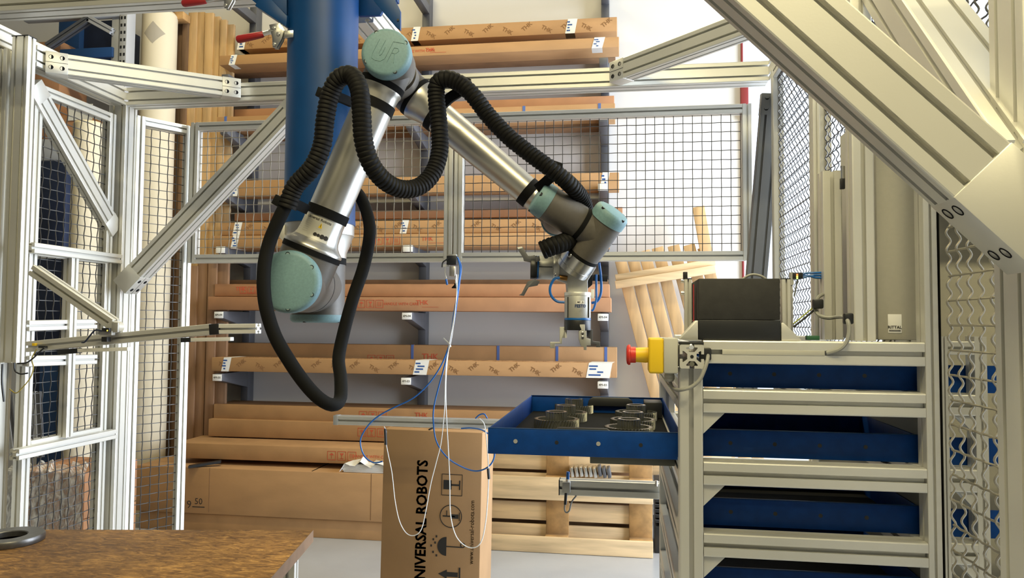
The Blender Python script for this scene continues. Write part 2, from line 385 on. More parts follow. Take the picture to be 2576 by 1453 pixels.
# ---- mesh panels
def mesh_panel(label, P, u, lu, lv, nrm, rails=.04, wire=WIRE, mids=(), group='wire mesh panels of the cell', sidew=.04, top=True, bottom=True, each=False, vtop=None, zig=False):
    P = V(P); u = u.normalized()
    t = thing('mesh_panel', label, 'fence panel', P, group)
    if bottom: pbar('rail', P+AZ*(rails/2)+u*sidew, P+AZ*(rails/2)+u*(lu-sidew), AZ, rails, rails, t)
    if top: pbar('rail', P+AZ*(lv-rails/2)+u*sidew, P+AZ*(lv-rails/2)+u*(lu-sidew), AZ, rails, rails, t)
    for k in (sidew/2, lu-sidew/2): pbar('stile', P+u*k, P+u*k+AZ*lv, u, sidew, rails, t)
    for z in mids: pbar('rail', P+AZ*z+u*sidew, P+AZ*z+u*(lu-sidew), AZ, rails, rails, t)
    iu = lu-2*sidew+.016; iv = lv-2*rails+.016; nu = int(iu/.04); nv = int(iv/.04)
    o = P+u*(sidew-.008+(iu-nu*.04)/2)+AZ*(rails-.008+(iv-nv*.04)/2)
    if zig: zigzag_panel(P+u*(sidew-.006)+AZ*(rails-.006), u, lu-2*sidew+.012, lv-2*rails+.012, .0380, .04, nrm, t, wire, .0017, .0034, .0285, n=4)
    else: wire_panel(o, u, AZ, nu, nv, .04, nrm, t, wire, r=.0021, each=each)
    return t
YM = 3.30
mesh_panel('left half of the silver framed wire mesh across the back, beside the blue column', (-2.035, YM, 1.712), AX, 1.275, .668, AY, wire=WIREL)
mesh_panel('right half of the silver framed wire mesh across the back, before the white wall', (-.755, YM, 1.712), AX, 1.290, .668, AY)
# left wall panels (full height)
mesh_panel('tall wire mesh panel of the left cell wall, between the two corner posts', (XL-.05, 2.555, .16), AY, .465, 2.19, AX, mids=(.80, 1.545), group='left wall mesh panels')
mesh_panel('narrow tall wire mesh panel left of the wooden planks, behind the corner post', (XL-.015, 3.125, .16), V((.145, .22, 0)), .270, 2.215, V((.22, -.145, 0)), group='left wall mesh panels')
mesh_panel('wire mesh panel at the left picture edge behind the sawn-off post', (XL-.185, 1.9, 1.30), AY, .62, 1.165, AX, group='left wall mesh panels')
# loose rails of the left wall
LW = thing('side_rail_set', 'bright silver double rails of the left cell wall under the tilted arm', 'rails', (XL-.03, 2.7, 1.3))
for z in (1.435, 1.375):
    a = onX(66, 815 if z > 1.4 else 906, XL-.06); 
for py in (816, 905):
    A = onX(62, py+3, XL-.03); B = onX(234, py-2, XL-.03)
    pbar('rail', A, B, AZ, .04, .04, LW)
A = onX(180, 640, XL-.02); B = onX(180, 1095, XL-.02)
pbar('post', V((XL-.02, A.y, A.z)), V((XL-.02, A.y, B.z)), AY, .04, .04, LW)
A = onX(36, 1140, XL-.01); B = onX(285, 1093, XL-.01); zz = (A.z+B.z)/2
pbar('rail', V((XL-.01, A.y, zz)), V((XL-.01, B.y, zz)), AZ, .04, .04, LW)
A = onX(75, 627, XL-.01); B = onX(298, 648, XL-.01); zz = (A.z+B.z)/2
pbar('rail', V((XL-.01, A.y, zz)), V((XL-.01, B.y, zz)), AZ, .04, .04, LW)
# post between the corner post and the narrow panel
A = onY(357, 600, 3.13)
# near right mesh wall
mesh_panel('wire mesh panel on the right cell wall behind the dark brace', (XR+.005, 2.30, 1.20), AY, .62, 1.20, AX, group='right wall mesh panels', zig=True)
mesh_panel('wire mesh panel on the right cell wall above the grey enclosure', (XR+.005, 1.62, 1.20), AY, .66, 1.26, AX, group='right wall mesh panels', zig=True)
NP = thing('mesh_panel', 'large nearby wire mesh panel at the right edge beside the tray rack', 'fence panel', (.522, 1.2, .3), 'right wall mesh panels')
zigzag_panel(V((.524, .95, .60)), AY, .402, 1.12, .0372, .0400, AX, NP, WIREL, .0019, .0034, .0285, True, 6)
mb = MB(); mb.box((.5178, 1.345, .3), (.5195, 1.378, 1.78)); mb.build('rubber_strip', BLACKR, NP)
# upper piece of the near wire mesh beside the far brace
NP2 = thing('mesh_panel', 'piece of coarse wire mesh at the top right above the big brace', 'fence panel', (.535, 1.2, 1.72), 'right wall mesh panels')
zigzag_panel(V((.60, 1.10, 1.72)), AY, .86, .60, .0400, .040, AX, NP2, WIRE, .0019, .0034, .0285)

# ---- near right post with the big 45 degree brace
NR = thing('corner_post', 'big silver aluminium post at the right picture edge with a wide diagonal brace', 'post', (.47, .93, 0))
pbar('post', V((.478, .94, .2)), V((.478, .94, 2.1)), AX, .08, .08, NR)
cA = (onY(1853, 0, .86)+onY(2132, 0, .86))/2; cB = (onY(2387, 484, .86)+onY(2555, 370, .86))/2
tb = (cB-cA).normalized(); wb = V((tb.z, 0, -tb.x)).normalized()
tb = V((.7071, 0, -.7071)); wb = V((.7071, 0, .7071))
off = AY*.03
e = cB+tb*.075
pbr = pbar('brace', cA-tb*.35+off, cB+tb*.004+off, wb, .082, .06, NR)
mb = MB(); q = [(0, -.041), (0, .041), (.030, .041), (.112, -.041)]
mb.prism([(p[0], p[1]) for p in q], cB+off+AY*.031, cB+off-AY*.0312, tb, wb)
blk = mb.build('end_bracket', ALU, pbr, bevel=.0012, smooth=.5)
for i, L in enumerate((.016, .082)):
    for j in (-.013, .013):
        c = cB+off+tb*L-wb*.041+AY*j
        MB().lathe([(0, .0075), (.0006, .0075), (.0008, .0062), (-.006, .0058), (-.006, 0)], c, -wb, 16).build('bolt', HOLEM, blk)
# brace running away from the post on the right
a0 = V((.452, 1.00, 1.690)); t2 = V((0, .7071, .7071))
pbar('brace', a0-t2*.105, a0+t2*.95, AX, .084, .08, NR)
# small rail between near post and rack

# ================================================================== CANTILEVER SHELF AND LONG CARTONS
SH = thing('cantilever_shelf', 'dark slate grey cantilever arms and uprights on the white wall holding long cartons', 'shelf', (-1.5, 5.6, 0))
UPX = [onY(621, 830, 5.62).x, onY(1063, 830, 5.62).x, onY(1521, 830, 5.62).x]
def armz(py): return onY(1063, py, 5.4).z
LEV = [armz(786), armz(944), armz(1108), armz(622), armz(482), armz(322), armz(188), 3.93]
for k, ux in enumerate(UPX):
    MB().box((ux-.03, 5.60, 0), (ux+.03, 5.695, 4.0)).build('upright', SLATE, SH, bevel=.004)
    for z in LEV:
        if z > 3.9:
            MB().obox((ux, 5.37, z-.06), AX*.028, V((0, .24, 0)), V((0, 0, .035))).build('arm', SLATE, SH, bevel=.004)
        else:
            mb = MB(); mb.prism([(5.20, z), (5.20, z-.05), (5.60, z-.13), (5.60, z)], (ux-.03, 0, 0), (ux+.03, 0, 0), AY, AZ)
            mb.build('arm', SLATE, SH, bevel=.004)
# level code plates
for z, code in ((LEV[0], '4M-04'), (LEV[1], '4M-03'), (LEV[2], '4M-02'), (LEV[3], ''), (LEV[4], '')):
    for ux in UPX:
        p = MB(); c = V((ux+.0, 5.195, z-.028)); p.obox(c, AX*.036, AY*.0015, AZ*.024); o = p.build('code_plate', PAPER, SH, bevel=.002)
        if code: MB().text(code, c-AY*.002, AX, AZ, .022, .0).build('lettering', INK, o, smooth=0)
def thk(mb, o, right, up, s): mb.text('THK', o, right, up, s, .012)
def fragile(mb, o, right, up, s):
    for i in range(3):
        c = o+right*(s*1.25*(i-1)); n = right.cross(up)
        for a, b in ((-1, 0), (1, 0), (0, -1), (0, 1)):
            if a: mb.obox(c+right*(a*s*.5), right*(s*.03), up*(s*.5), n*.0003)
            else: mb.obox(c+up*(b*s*.5), right*(s*.5), up*(s*.03), n*.0003)
        if i == 0: mb.add([c-right*.3*s+up*.05*s, c+right*.3*s+up*.05*s, c+up*.32*s], [(0, 1, 2)]); mb.obox(c-up*(.12*s), right*(s*.025), up*(s*.2), n*.0003)
        if i == 1: mb.add([c-right*.25*s+up*.3*s, c-up*.05*s, c+right*.25*s+up*.3*s], [(0, 1, 2)]); mb.obox(c-up*(.18*s), right*(s*.03), up*(s*.14), n*.0003); mb.obox(c-up*(.32*s), right*(s*.2), up*(s*.03), n*.0003)
        if i == 2:
            for q in (-.2, .0, .2): mb.obox(c+right*(q*s), right*(s*.03), up*(s*.3), n*.0003)
CG = 'long cartons on the cantilever shelf'
def longbox(label, xl, xr, pm, yt, yb, Y, depth, m=CARD, style=None, tapes=(), straps=(), prints=(), Yd=None, group=CG, zb=None, zt=None):
    zt = zt or onY(pm, yt, Y).z; zb = zb or onY(pm, yb, Y).z; ym = (yt+yb)/2
    x0 = onY(xl, ym, Y).x; x1 = onY(xr, ym, Y).x
    depth = min(depth, 5.595-Y) if Y > 5.1 else depth
    t = thing('long_carton', label, 'carton', ((x0+x1)/2, Y+depth/2, zb), group)
    MB().box((x0, Y, zb), (x1, Y+depth, zt)).build('box_body', m, t, bevel=.004)
    zm = (zt+zb)/2; hh = (zt-zb)/2
    for px, w in tapes:
        x = onY(px, ym, Y).x; mb = MB(); k = .02
        vs = [V((x-w/2-k*.6, Y-.0015, zb)), V((x+w/2-k*.6, Y-.0015, zb)), V((x+w/2+k*.4, Y-.0015, zt+.0015)), V((x-w/2+k*.4, Y-.0015, zt+.0015))]
        mb.add(vs, [(0, 1, 2, 3)]); mb.add([vs[3], vs[2], vs[2]+AY*depth*.9+AX*.015, vs[3]+AY*depth*.9+AX*.015], [(0, 1, 2, 3)])
        mb.add([vs[1], vs[0], vs[0]+AY*depth*.5, vs[1]+AY*depth*.5], [(0, 1, 2, 3)])
        o = mb.build('tape_label', PAPER, t, smooth=0)
        q = MB()
        for i in range(4): q.obox(V((x-.2*w+random.uniform(-.15, .25)*w, Y-.002, zb+(zt-zb)*(.2+.2*i))), AX*(w*random.uniform(.10, .28)), AY*.0004, AZ*(hh*.10))
        q.build('print', INKB, o, smooth=0)
    for px in straps:
        x = onY(px, ym, Y).x; MB().box((x-.010, Y-.002, zb-.001), (x+.010, Y+.02, zt+.002)).build('strap', TAPEB, t, smooth=0)
    if style == 'diag':
        mb = MB(); n = int((x1-x0)/.145); r = (AX+AZ*.8).normalized(); u = (AZ-AX*.8).normalized(); r2 = (AX-AZ*.55).normalized(); u2 = (AZ+AX*.55).normalized()
        for i in range(n):
            x = x0+.09+i*.145
            if i % 2: thk(mb, V((x, Y-.001, zm+hh*.25)), r, u, min(.052, hh*.8))
            else: thk(mb, V((x, Y-.001, zm-hh*.25)), r2, u2, min(.052, hh*.8))
        mb.build('printed_pattern', PRINT, t, smooth=0)['kind'] = 'stuff'
        if zt < CAMZ:
            mb = MB()
            for i in range(n):
                x = x0+.12+i*.145; thk(mb, V((x, Y+depth*.45, zt+.001)), (AX+AY*.6).normalized(), (AY-AX*.6).normalized(), .055)
            mb.build('printed_pattern', PRINT, t, smooth=0)['kind'] = 'stuff'
    for px, kind in prints:
        x = onY(px, ym, Y).x; mb = MB(); c = V((x, Y-.001, zm))
        if kind == 'f': fragile(mb, c, AX, AZ, min(.058, hh*1.1))
        if kind == 't': thk(mb, c+AZ*hh*.2, AX, AZ, min(.062, hh*.9)); mb.text('\u2014\u2014\u2014\u2014', c-AZ*hh*.40+AX*.06, AX, AZ, .030, 0)
        if kind == 'c': mb.text('HANDLE WITH CARE', c, AX, AZ, .028, 0)
        mb.build('print', PRINTR, t, smooth=0)
    return t
# highest level
longbox('long patterned carton lying topmost of all on the highest shelf', 600, 1552, 1552, 42, 78, 5.40, .22, CARD, 'diag', tapes=((1047, .055), (1438, .07), (610, .06)))
longbox('long plain carton with a taped label near each end, front row of the highest shelf', 553, 1557, 1557, 92, 118, 5.27, .20, CARD, tapes=((588, .05), (1506, .075)), prints=((1082, 't'), (1050, 'c')))
zA = onY(1557, 118, 5.27).z; zA1 = onY(1557, 92, 5.27).z
longbox('carton at the wall on the highest shelf, coloured dark as its shaded underside', 566, 1548, 1545, 95, 120, 5.475, .215, CARDD, zb=zA, zt=zA1)  # shade under the top cartons put into the dark cardboard
# second level, partly behind the mesh rail
longbox('long carton with blue straps behind the top rail of the mesh', 546, 1547, 1547, 259, 296, 5.30, .18, CARD, straps=(568, 1318, 1508))
longbox('plain carton behind the strapped one above the mesh rail', 556, 1545, 1545, 240, 282, 5.49, .17, CARD3)
longbox('dark carton standing for the shaded underside of the cartons at the top mesh rail', 600, 1530, 1530, 297, 318, 5.44, .2, CARDD)  # dark front face gives the shade below the strapped carton
# third level
longbox('long carton seen through the mesh at the height of the tube clamps', 530, 1557, 1555, 433, 475, 5.30, .16, CARD, tapes=((592, .06), (1522, .05)))
longbox('dark carton behind it on the third shelf from the top', 560, 1530, 1530, 440, 478, 5.48, .18, CARD3)
# fourth level: stack of three
longbox('flat reddish carton on top of the stack of three behind the mesh', 590, 1566, 1110, 527, 548, 5.42, .2, CARD3, prints=((1385, 'c'),))
longbox('patterned carton in the middle of the stack of three behind the mesh', 553, 1545, 1110, 553, 586, 5.30, .3, CARD, 'diag', tapes=((598, .06), (1018, .05)))
longbox('plain carton at the bottom of the stack of three behind the mesh', 532, 1532, 1110, 587, 620, 5.25, .3, CARD, tapes=((592, .05),), prints=((975, 'f'), (1075, 't')))
# fifth level
longbox('reddish carton with red lettering lying on the carton under the mesh', 540, 1533, 1100, 714, 746, 5.32, .26, CARD3, prints=((606, 't'), (632, 'f')))
longbox('carton with red handling marks on the shelf just below the mesh', 523, 1537, 1100, 747, 782, 5.25, .3, CARD3, prints=((932, 'f'), (1008, 'c'), (1062, 't')))
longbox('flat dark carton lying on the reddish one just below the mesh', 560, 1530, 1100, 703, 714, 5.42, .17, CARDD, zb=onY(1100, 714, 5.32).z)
# sixth level
longbox('carton with blue straps standing behind the patterned one', 555, 1552, 1100, 868, 942, 5.46, .16, CARD2, straps=(1037, 1253, 1401, 1524), prints=((958, 'f'), (1082, 't')))
longbox('patterned carton with taped white labels on the shelf behind the wire bundle', 532, 1535, 1100, 907, 943, 5.22, .22, CARD, 'diag', tapes=((570, .06), (1060, .10), (1508, .16)))
# seventh level
longbox('upper carton of the pair on the lowest shelf', 537, 1500, 700, 1020, 1057, 5.30, .3, CARD2, prints=((938, 'f'), (1060, 't')))
longbox('lower carton of the pair on the lowest shelf', 524, 1510, 700, 1058, 1102, 5.25, .34, CARD2, prints=((935, 'f'),))
# floor stack
zb = onY(700, 1157, 4.92).z
longbox('thick long carton lying on the biggest box at the back', 440, 1150, 700, 1121, 1160, 4.98, .36, CARD2, prints=((860, 'f'), (935, 'c')), group=None)
BB = thing('cardboard_box', 'biggest long cardboard box on the floor at the back, marked 9 50 by hand', 'box', (-2.2, 4.9, 0))
p0 = onZ(790, 1353, 0); Yb = 4.86; zt = onY(700, 1183, Yb).z; zm = onY(700, 1300, Yb).z; xl = -3.35; xr = -1.0
MB().box((xl+.02, Yb+.018, 0), (xr-.02, Yb+.72, zm)).build('lower_tray', CARD2, BB, bevel=.004)
MB().box((xl, Yb, zm-.002), (xr, Yb+.74, zt)).build('box_body', CARD, BB, bevel=.005)
a = onZ(780, 1187, zt)
MB().box((a.x-.004, Yb+.02, zt), (a.x+.004, Yb+.5, zt+.0015)).build('flap_gap', BLACKR, BB, smooth=0)
mb = MB()
for p0, p1 in (((468, 1268), (488, 1258)), ): pass
c = onY(490, 1265, Yb); mb.text('9', c-AX*.042-AZ*.012-AY*.001, AX, AZ, .075, -.01).text('50', c+AX*.028+AZ*.012-AY*.001, AX, AZ, .060, -.008)
mb.obox(c+AX*.028-AZ*.024-AY*.001, AX*.045, AY*.0003, AZ*.003); mb.build('handwriting', INK, BB, smooth=0)
for px in (527, 934): q = onY(px, 1210, Yb); MB().box((q.x-.002, Yb-.001, zt-.30), (q.x+.002, Yb+.01, zt)).build('crease', CARDD, BB, smooth=0)
# black strap end and wrapped papers lying on it
mb = MB(); q = onZ(489, 1170, zt+.012); mb.obox(q+V((.06, .03, .006)), V((.09, .05, .012)), V((-.01, .022, 0)), V((0, 0, .008)))
tag(mb.build('foam_strip', BLACKP), 'short black foam strip lying on the biggest cardboard box', 'strip')
PP = thing('paper_stack', 'stack of papers in a clear bag lying on the biggest cardboard box', 'papers', onZ(905, 1190, zt))
c = onZ(915, 1191, zt)
for i in range(6): MB().obox(c+V((random.uniform(-.01, .01)+.02, .12, .006+.009*i)), AX*.17, AY*.10, AZ*.004).build('sheet', PAPER, PP, bevel=.002)
mb = MB(); n = 10; vs = []
for i in range(n+1):
    for j in range(5): vs.append(c+V((-.17+.36*i/n, .0+.06*j, .058+.022*math.sin(i*1.9+j)*math.sin(PI*i/n)+(.03 if i in (2, 4) and j == 1 else 0)-(.05 if i in (0, n) else 0))))
mb.add(vs, [(i*5+j, (i+1)*5+j, (i+1)*5+j+1, i*5+j+1) for i in range(n) for j in range(4)]); mb.build('plastic_bag', PAPER, PP)

# ================================================================== WALL-SIDE TIMBER, LEFT STORAGE
PL = thing('timber_boards', 'row of tall light pine boards standing upright left of the long cartons', 'boards', (-3.9, 5.5, 0))
pxs = [466, 489, 508, 530, 547, 564, 583]; tops = [32, 31, 33, 42, 50, 62]
for i in range(6):
    Y = 5.42+.012*(i % 2); a = onY(pxs[i], 300, Y).x; b = onY(pxs[i+1], 300, Y).x; zt = onY(pxs[i], tops[i], Y).z
    MB().box((a+.002, Y, 0), (b-.002, Y+.03, zt)).build('board', WOOD, PL, bevel=.003)
S2 = thing('shaded_board_stack', 'shadowed lower part of the pine boards, added as darker boards in front', 'boards', (-3.7, 5.2, 0))  # pine boards' shadowed lower part, given as darker boards in front
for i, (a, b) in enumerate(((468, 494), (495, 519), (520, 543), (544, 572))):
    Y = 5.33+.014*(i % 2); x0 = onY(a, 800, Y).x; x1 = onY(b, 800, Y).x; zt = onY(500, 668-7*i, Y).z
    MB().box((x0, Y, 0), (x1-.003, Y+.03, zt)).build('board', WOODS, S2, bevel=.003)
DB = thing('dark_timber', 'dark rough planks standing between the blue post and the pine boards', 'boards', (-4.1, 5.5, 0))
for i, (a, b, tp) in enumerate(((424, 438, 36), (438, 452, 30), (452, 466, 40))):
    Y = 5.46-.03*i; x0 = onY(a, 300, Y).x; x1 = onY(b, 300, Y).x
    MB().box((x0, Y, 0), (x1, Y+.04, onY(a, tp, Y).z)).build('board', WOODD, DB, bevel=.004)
c = onY(452, 45, 5.36); tag(MB().obox(c, AX*.06, AY*.05, AZ*.03).build('wood_block', WOODB, bevel=.006), 'small wooden block stuck at the top of the dark planks', 'block')
x0 = onY(414, 300, 5.42).x; x1 = onY(427, 300, 5.42).x
tag(MB().box((x0, 5.40, 0), (x1, 5.45, onY(417, 18, 5.4).z)).build('blue_post', RACKB, bevel=.004), 'slim dark blue steel post right of the cream roll', 'post')
def roll(px0, px1, Y, top, label, sym=False):
    a = onY(px0, 300, Y); b = onY(px1, 300, Y); r = (b.x-a.x)/2*.98; c = V(((a.x+b.x)/2, Y+r, 0))
    t = thing('fabric_roll', label, 'roll', c); zt = onY(px0, top, Y).z
    MB().lathe([(0, r), (zt-.02, r), (zt, r-.015), (zt, .03)], c, AZ, 40).build('roll_body', CREAM, t)
    if sym:
        d = onY(388, 83, Y+.02); mb = MB(); s_ = .075; vs = []; K = 6
        for i in range(2*K+1):
            x = -s_+s_*i/K; h = (s_-abs(x))*1.15; dx = d.x+x-c.x; y = c.y-math.sqrt(max(0, r*r-dx*dx))-.0012
            vs += [V((d.x+x, y, d.z-h)), V((d.x+x, y, d.z+h))]
        mb.add(vs, [(2*i, 2*i+2, 2*i+3, 2*i+1) for i in range(2*K)]); mb.build('diamond_sign', mat('faded_grey_print', (.36, .32, .26), .8), t, smooth=1)
    return t
roll(330, 409, 5.15, 20, 'thick cream fabric roll standing upright with a grey diamond mark', True)
roll(166, 232, 4.6, 300, 'cream roll standing behind the left wire mesh', False)
# pallet rack far left
PR = thing('storage_rack', 'light grey perforated storage rack with blue beams in the far left corner', 'rack', (-5.0, 5.0, 0))
def rx(px, Y): return onY(px, 100, Y).x
Yr = 5.0
MB().box((rx(300, Yr), Yr, 0), (rx(318, Yr), Yr+.10, 4.2)).build('upright', RACKG, PR, bevel=.003)
MB().box((rx(280, Yr+.02), Yr+.02, 0), (rx(298, Yr+.02), Yr+.06, 4.2)).build('upright', RACKG, PR, bevel=.003)
for i in range(70):
    z = .1+i*.055
    if 2.9 < z < 3.9:
        for q in (304.5, 313): x = rx(q, Yr); MB().box((x-.007, Yr-.0015, z-.011), (x+.007, Yr+.002, z+.011)).build('slot', BLACKP, PR, smooth=0)
a = onY(121, 118, Yr); b = onY(226, 48, Yr); bar(a, b, AY, .05, .05).build('diagonal', SLATE, PR, smooth=0)
a = onY(226, 48, Yr); b = onY(284, 80, Yr); bar(a, b, AY, .05, .05).build('diagonal', RACKG, PR, smooth=0)
for py0, py1, l, r, m in ((124, 142, 150, 282, RACKB), (352, 402, 40, 160, RACKG), (20, 40, 60, 300, RACKG)):
    p = onY(l, py0, Yr); q = onY(r, py1, Yr); MB().box((p.x, Yr, q.z), (q.x, Yr+.05, p.z)).build('shelf_beam', m, PR, bevel=.004)
def px_box(name, label, cat, l, r, tp, bt, Y, d, m, group=None, bev=.008):
    p = onY(l, (tp+bt)/2, Y); q = onY(r, (tp+bt)/2, Y); zt = onY((l+r)/2, tp, Y).z; zb = onY((l+r)/2, bt, Y).z
    return tag(MB().box((p.x, Y, zb), (q.x, Y+d, zt)).build(name, m, bevel=bev), label, cat, group)
px_box('blue_crate', 'big dark blue crate on the far left storage rack, behind the grey diagonal', 'crate', 146, 200, 44, 138, 5.3, .35, RACKB)
px_box('blue_crate', 'navy crate right of the brighter blue one on the storage rack', 'crate', 205, 282, 52, 134, 5.35, .35, NAVY)
px_box('blue_crate', 'lower dark blue crate on the storage rack above the corner brace', 'crate', 155, 280, 143, 190, 5.3, .35, RACKB)
px_box('carton', 'orange carton corner above the long brace at the far left', 'carton', 86, 150, 104, 289, 5.07, .3, CARD3)
px_box('carton', 'carton with a white label behind the left mesh, on the upper shelf', 'carton', 60, 242, 290, 352, 5.07, .3, CARD3)
px_box('paper_label', 'white label on the carton behind the left mesh', 'label', 172, 232, 262, 302, 5.063, .004, PAPER, bev=0)
px_box('navy_sheet', 'dark navy sheet hanging behind the left mesh under the grey beam', 'sheet', 70, 164, 404, 640, 4.9, .1, NAVY)
px_box('navy_sheet', 'dark navy sheet low behind the left mesh', 'sheet', 60, 172, 650, 1100, 4.85, .1, NAVY)
px_box('blue_drum', 'dark blue drum side low behind the double rails', 'drum', 95, 205, 900, 1180, 4.7, .12, RACKB)
SL = thing('slat_bundle', 'bundle of grey slats leaning behind the lower left mesh', 'slats', (-4, 4.4, 0))
for i in range(8):
    a = onY(14+12*i, 985, 4.45); b = onY(34+10*i, 1150, 4.35); bar(a, b, AY, .02, .03).build('slat', SLATE if i % 2 else RACKG, SL, smooth=0)
WP = thing('wrapped_pallet_load', 'cartons wrapped in shiny stretch film behind the lower left mesh', 'pallet load', onZ(110, 1345, 0))
Yw = 4.0; a = onY(20, 1240, Yw); b = onY(208, 1240, Yw); zt = onY(110, 1168, Yw).z; w = (b.x-a.x)/3
for i in range(3):
    for j in range(2): MB().box((a.x+w*i+.004, Yw+.02, .02+(zt-.06)*.5*j), (a.x+w*(i+1)-.004, Yw+.5, .02+(zt-.06)*.5*(j+1)-.004)).build('carton', CARD3, WP, bevel=.006)
mb = MB(); n = 26; k = 14; vs = []
for i in range(n+1):
    for j in range(k+1):
        x = a.x-.01+(b.x-a.x+.02)*i/n; z = zt*j/k
        vs.append(V((x, Yw-.012*random.random()-(.02 if j == k else 0)+(.05 if j == k else 0), z+(random.uniform(-.02, .03) if j == k else 0))))
f = [(i*(k+1)+j, (i+1)*(k+1)+j, (i+1)*(k+1)+j+1, i*(k+1)+j+1) for i in range(n) for j in range(k)]
def film_mat():
    m = bpy.data.materials.new('clear_stretch_film'); m.use_nodes = True; nt = m.node_tree; N = nt.nodes; L = nt.links; b = N['Principled BSDF']
    b.inputs['Base Color'].default_value = (.85, .84, .82, 1); b.inputs['Roughness'].default_value = .12
    tr = N.new('ShaderNodeBsdfTransparent'); mx = N.new('ShaderNodeMixShader'); nz = N.new('ShaderNodeTexNoise'); nz.inputs['Scale'].default_value = 9
    rp = N.new('ShaderNodeMapRange'); rp.inputs['From Min'].default_value = .4; rp.inputs['From Max'].default_value = .7; rp.inputs['To Min'].default_value = .25; rp.inputs['To Max'].default_value = .9
    L.new(nz.outputs['Fac'], rp.inputs['Value']); L.new(rp.outputs['Result'], mx.inputs['Fac']); L.new(tr.outputs['BSDF'], mx.inputs[1]); L.new(b.outputs['BSDF'], mx.inputs[2])
    L.new(mx.outputs['Shader'], N['Material Output'].inputs['Surface'])
    bn = N.new('ShaderNodeBump'); bn.inputs['Strength'].default_value = .8; bn.inputs['Distance'].default_value = .01; L.new(nz.outputs['Fac'], bn.inputs['Height']); L.new(bn.outputs['Normal'], b.inputs['Normal'])
    return m
mb.add(vs, f); mb.build('film', film_mat(), WP)

# ================================================================== PALLETS ON THE RIGHT
EP = thing('euro_pallet', 'wooden pallet standing on its long edge behind the printed box', 'pallet', (-.4, 4.85, 0))
YP = 4.80; xr = onZ(1643, 1405, 0).x; xl = xr-1.2
for z0, h in ((0, .10), (.3275, .145), (.70, .10)):
    MB().box((xl, YP, z0+.002), (xr, YP+.022, z0+h)).build('skid_board', WOODH, EP, bevel=.003)
    for x0 in (xl, xl+.5275, xr-.145): MB().box((x0, YP+.023, z0+.001), (x0+.145, YP+.101, z0+h-.001)).build('block', WOODB, EP, bevel=.003)
for x0 in (xl, xl+.5275, xr-.145): MB().box((x0, YP+.102, 0), (x0+.145, YP+.123, .8)).build('cross_board', WOODB, EP, bevel=.003)
for z0, h in ((0, .145), (.167, .12), (.3275, .145), (.49, .12), (.655, .145)):
    MB().box((xl, YP+.124, z0+.004), (xr, YP+.146, z0+h)).build('deck_board', WOODH, EP, bevel=.003)
tag(MB().box((xl+.05, YP+.20, .0), (xr-.1, YP+.5, .62)).build('carton', CARDD, bevel=.006), 'dark carton behind the standing pallet', 'carton')
TB = thing('metal_bar_bundle', 'bundle of short bright metal bars stuck in a gap of the standing pallet', 'bars', onY(1480, 1190, YP+.2))
for i in range(9):
    c = onY(1440+11.5*i, 1184+random.uniform(-2, 3), YP+.06); MB().obox(c, AX*.010+AZ*.003, AY*.05, AZ*.030-AX*.006).build('bar', CHROME if i < 6 else SLATE, TB, bevel=.003)
# leaning slatted pallet on the back wall
LPt = thing('slatted_pallet', 'pale slatted wooden pallet leaning on the white wall behind the emergency stop', 'pallet', onY(1660, 1180, 5.55))
YL = 5.50
def plank(p0, p1, w0, Y, th, m, parent, name='slat'):
    a = onY(*p0, Y); b = onY(*p1, Y); t = (b-a).normalized(); n = V((t.z, 0, -t.x)); mb = MB()
    s = w0/2
    mb.prism([(-s, 0), (s, 0), (s, th), (-s, th)], a, b, n, AY); return mb.build(name, m, parent, bevel=.003)
tops = [(1557, 640), (1588, 634), (1620, 630), (1654, 622), (1694, 617), (1733, 615)]
for i, (x, y) in enumerate(tops):
    d = 1316-y; plank((x, y), (x+d*.262, 1316), .082, YL, .022, WOOD, LPt)
plank((1769, 622), (1769+(1316-622)*.26, 1316), .080, YL, .022, WOOD, LPt)
plank((1757, 519), (1778, 640), .083, YL-.03, .022, WOOD, LPt)
plank((1548, 716), (1800, 676), .055, YL-.09, .06, WOODH, LPt, 'batten')
plank((1548, 698), (1800, 658), .045, YL-.062, .05, WOODH, LPt, 'batten')
plank((1640, 1185), (1840, 1150), .06, YL-.09, .06, WOODH, LPt, 'batten')
# black crates and grey wedge at the right edge of the pallet
CR_ = thing('plastic_crate', 'black slatted plastic crate on the floor between the pallet and the rack', 'crate', onZ(1690, 1385, 0))
Yc = 4.92; a = onY(1647, 1330, Yc); b = onY(1745, 1330, Yc)
MB().box((a.x, Yc, 0), (b.x-.10, Yc+.3, onY(1690, 1325, Yc).z)).build('crate_body', BLACKP, CR_, bevel=.004)
for i in range(8):
    z = onY(1690, 1312-13*i, Yc).z; MB().box((a.x+.004, Yc+.004, z-.012), (b.x, Yc+.3, z+.006)).build('rib', BLACKP, CR_, bevel=.002)
    MB().box((a.x+.003, Yc+.0, z+.0065), (b.x-.02, Yc+.003, z+.009)).build('rib_edge', SLATE, CR_, smooth=0)

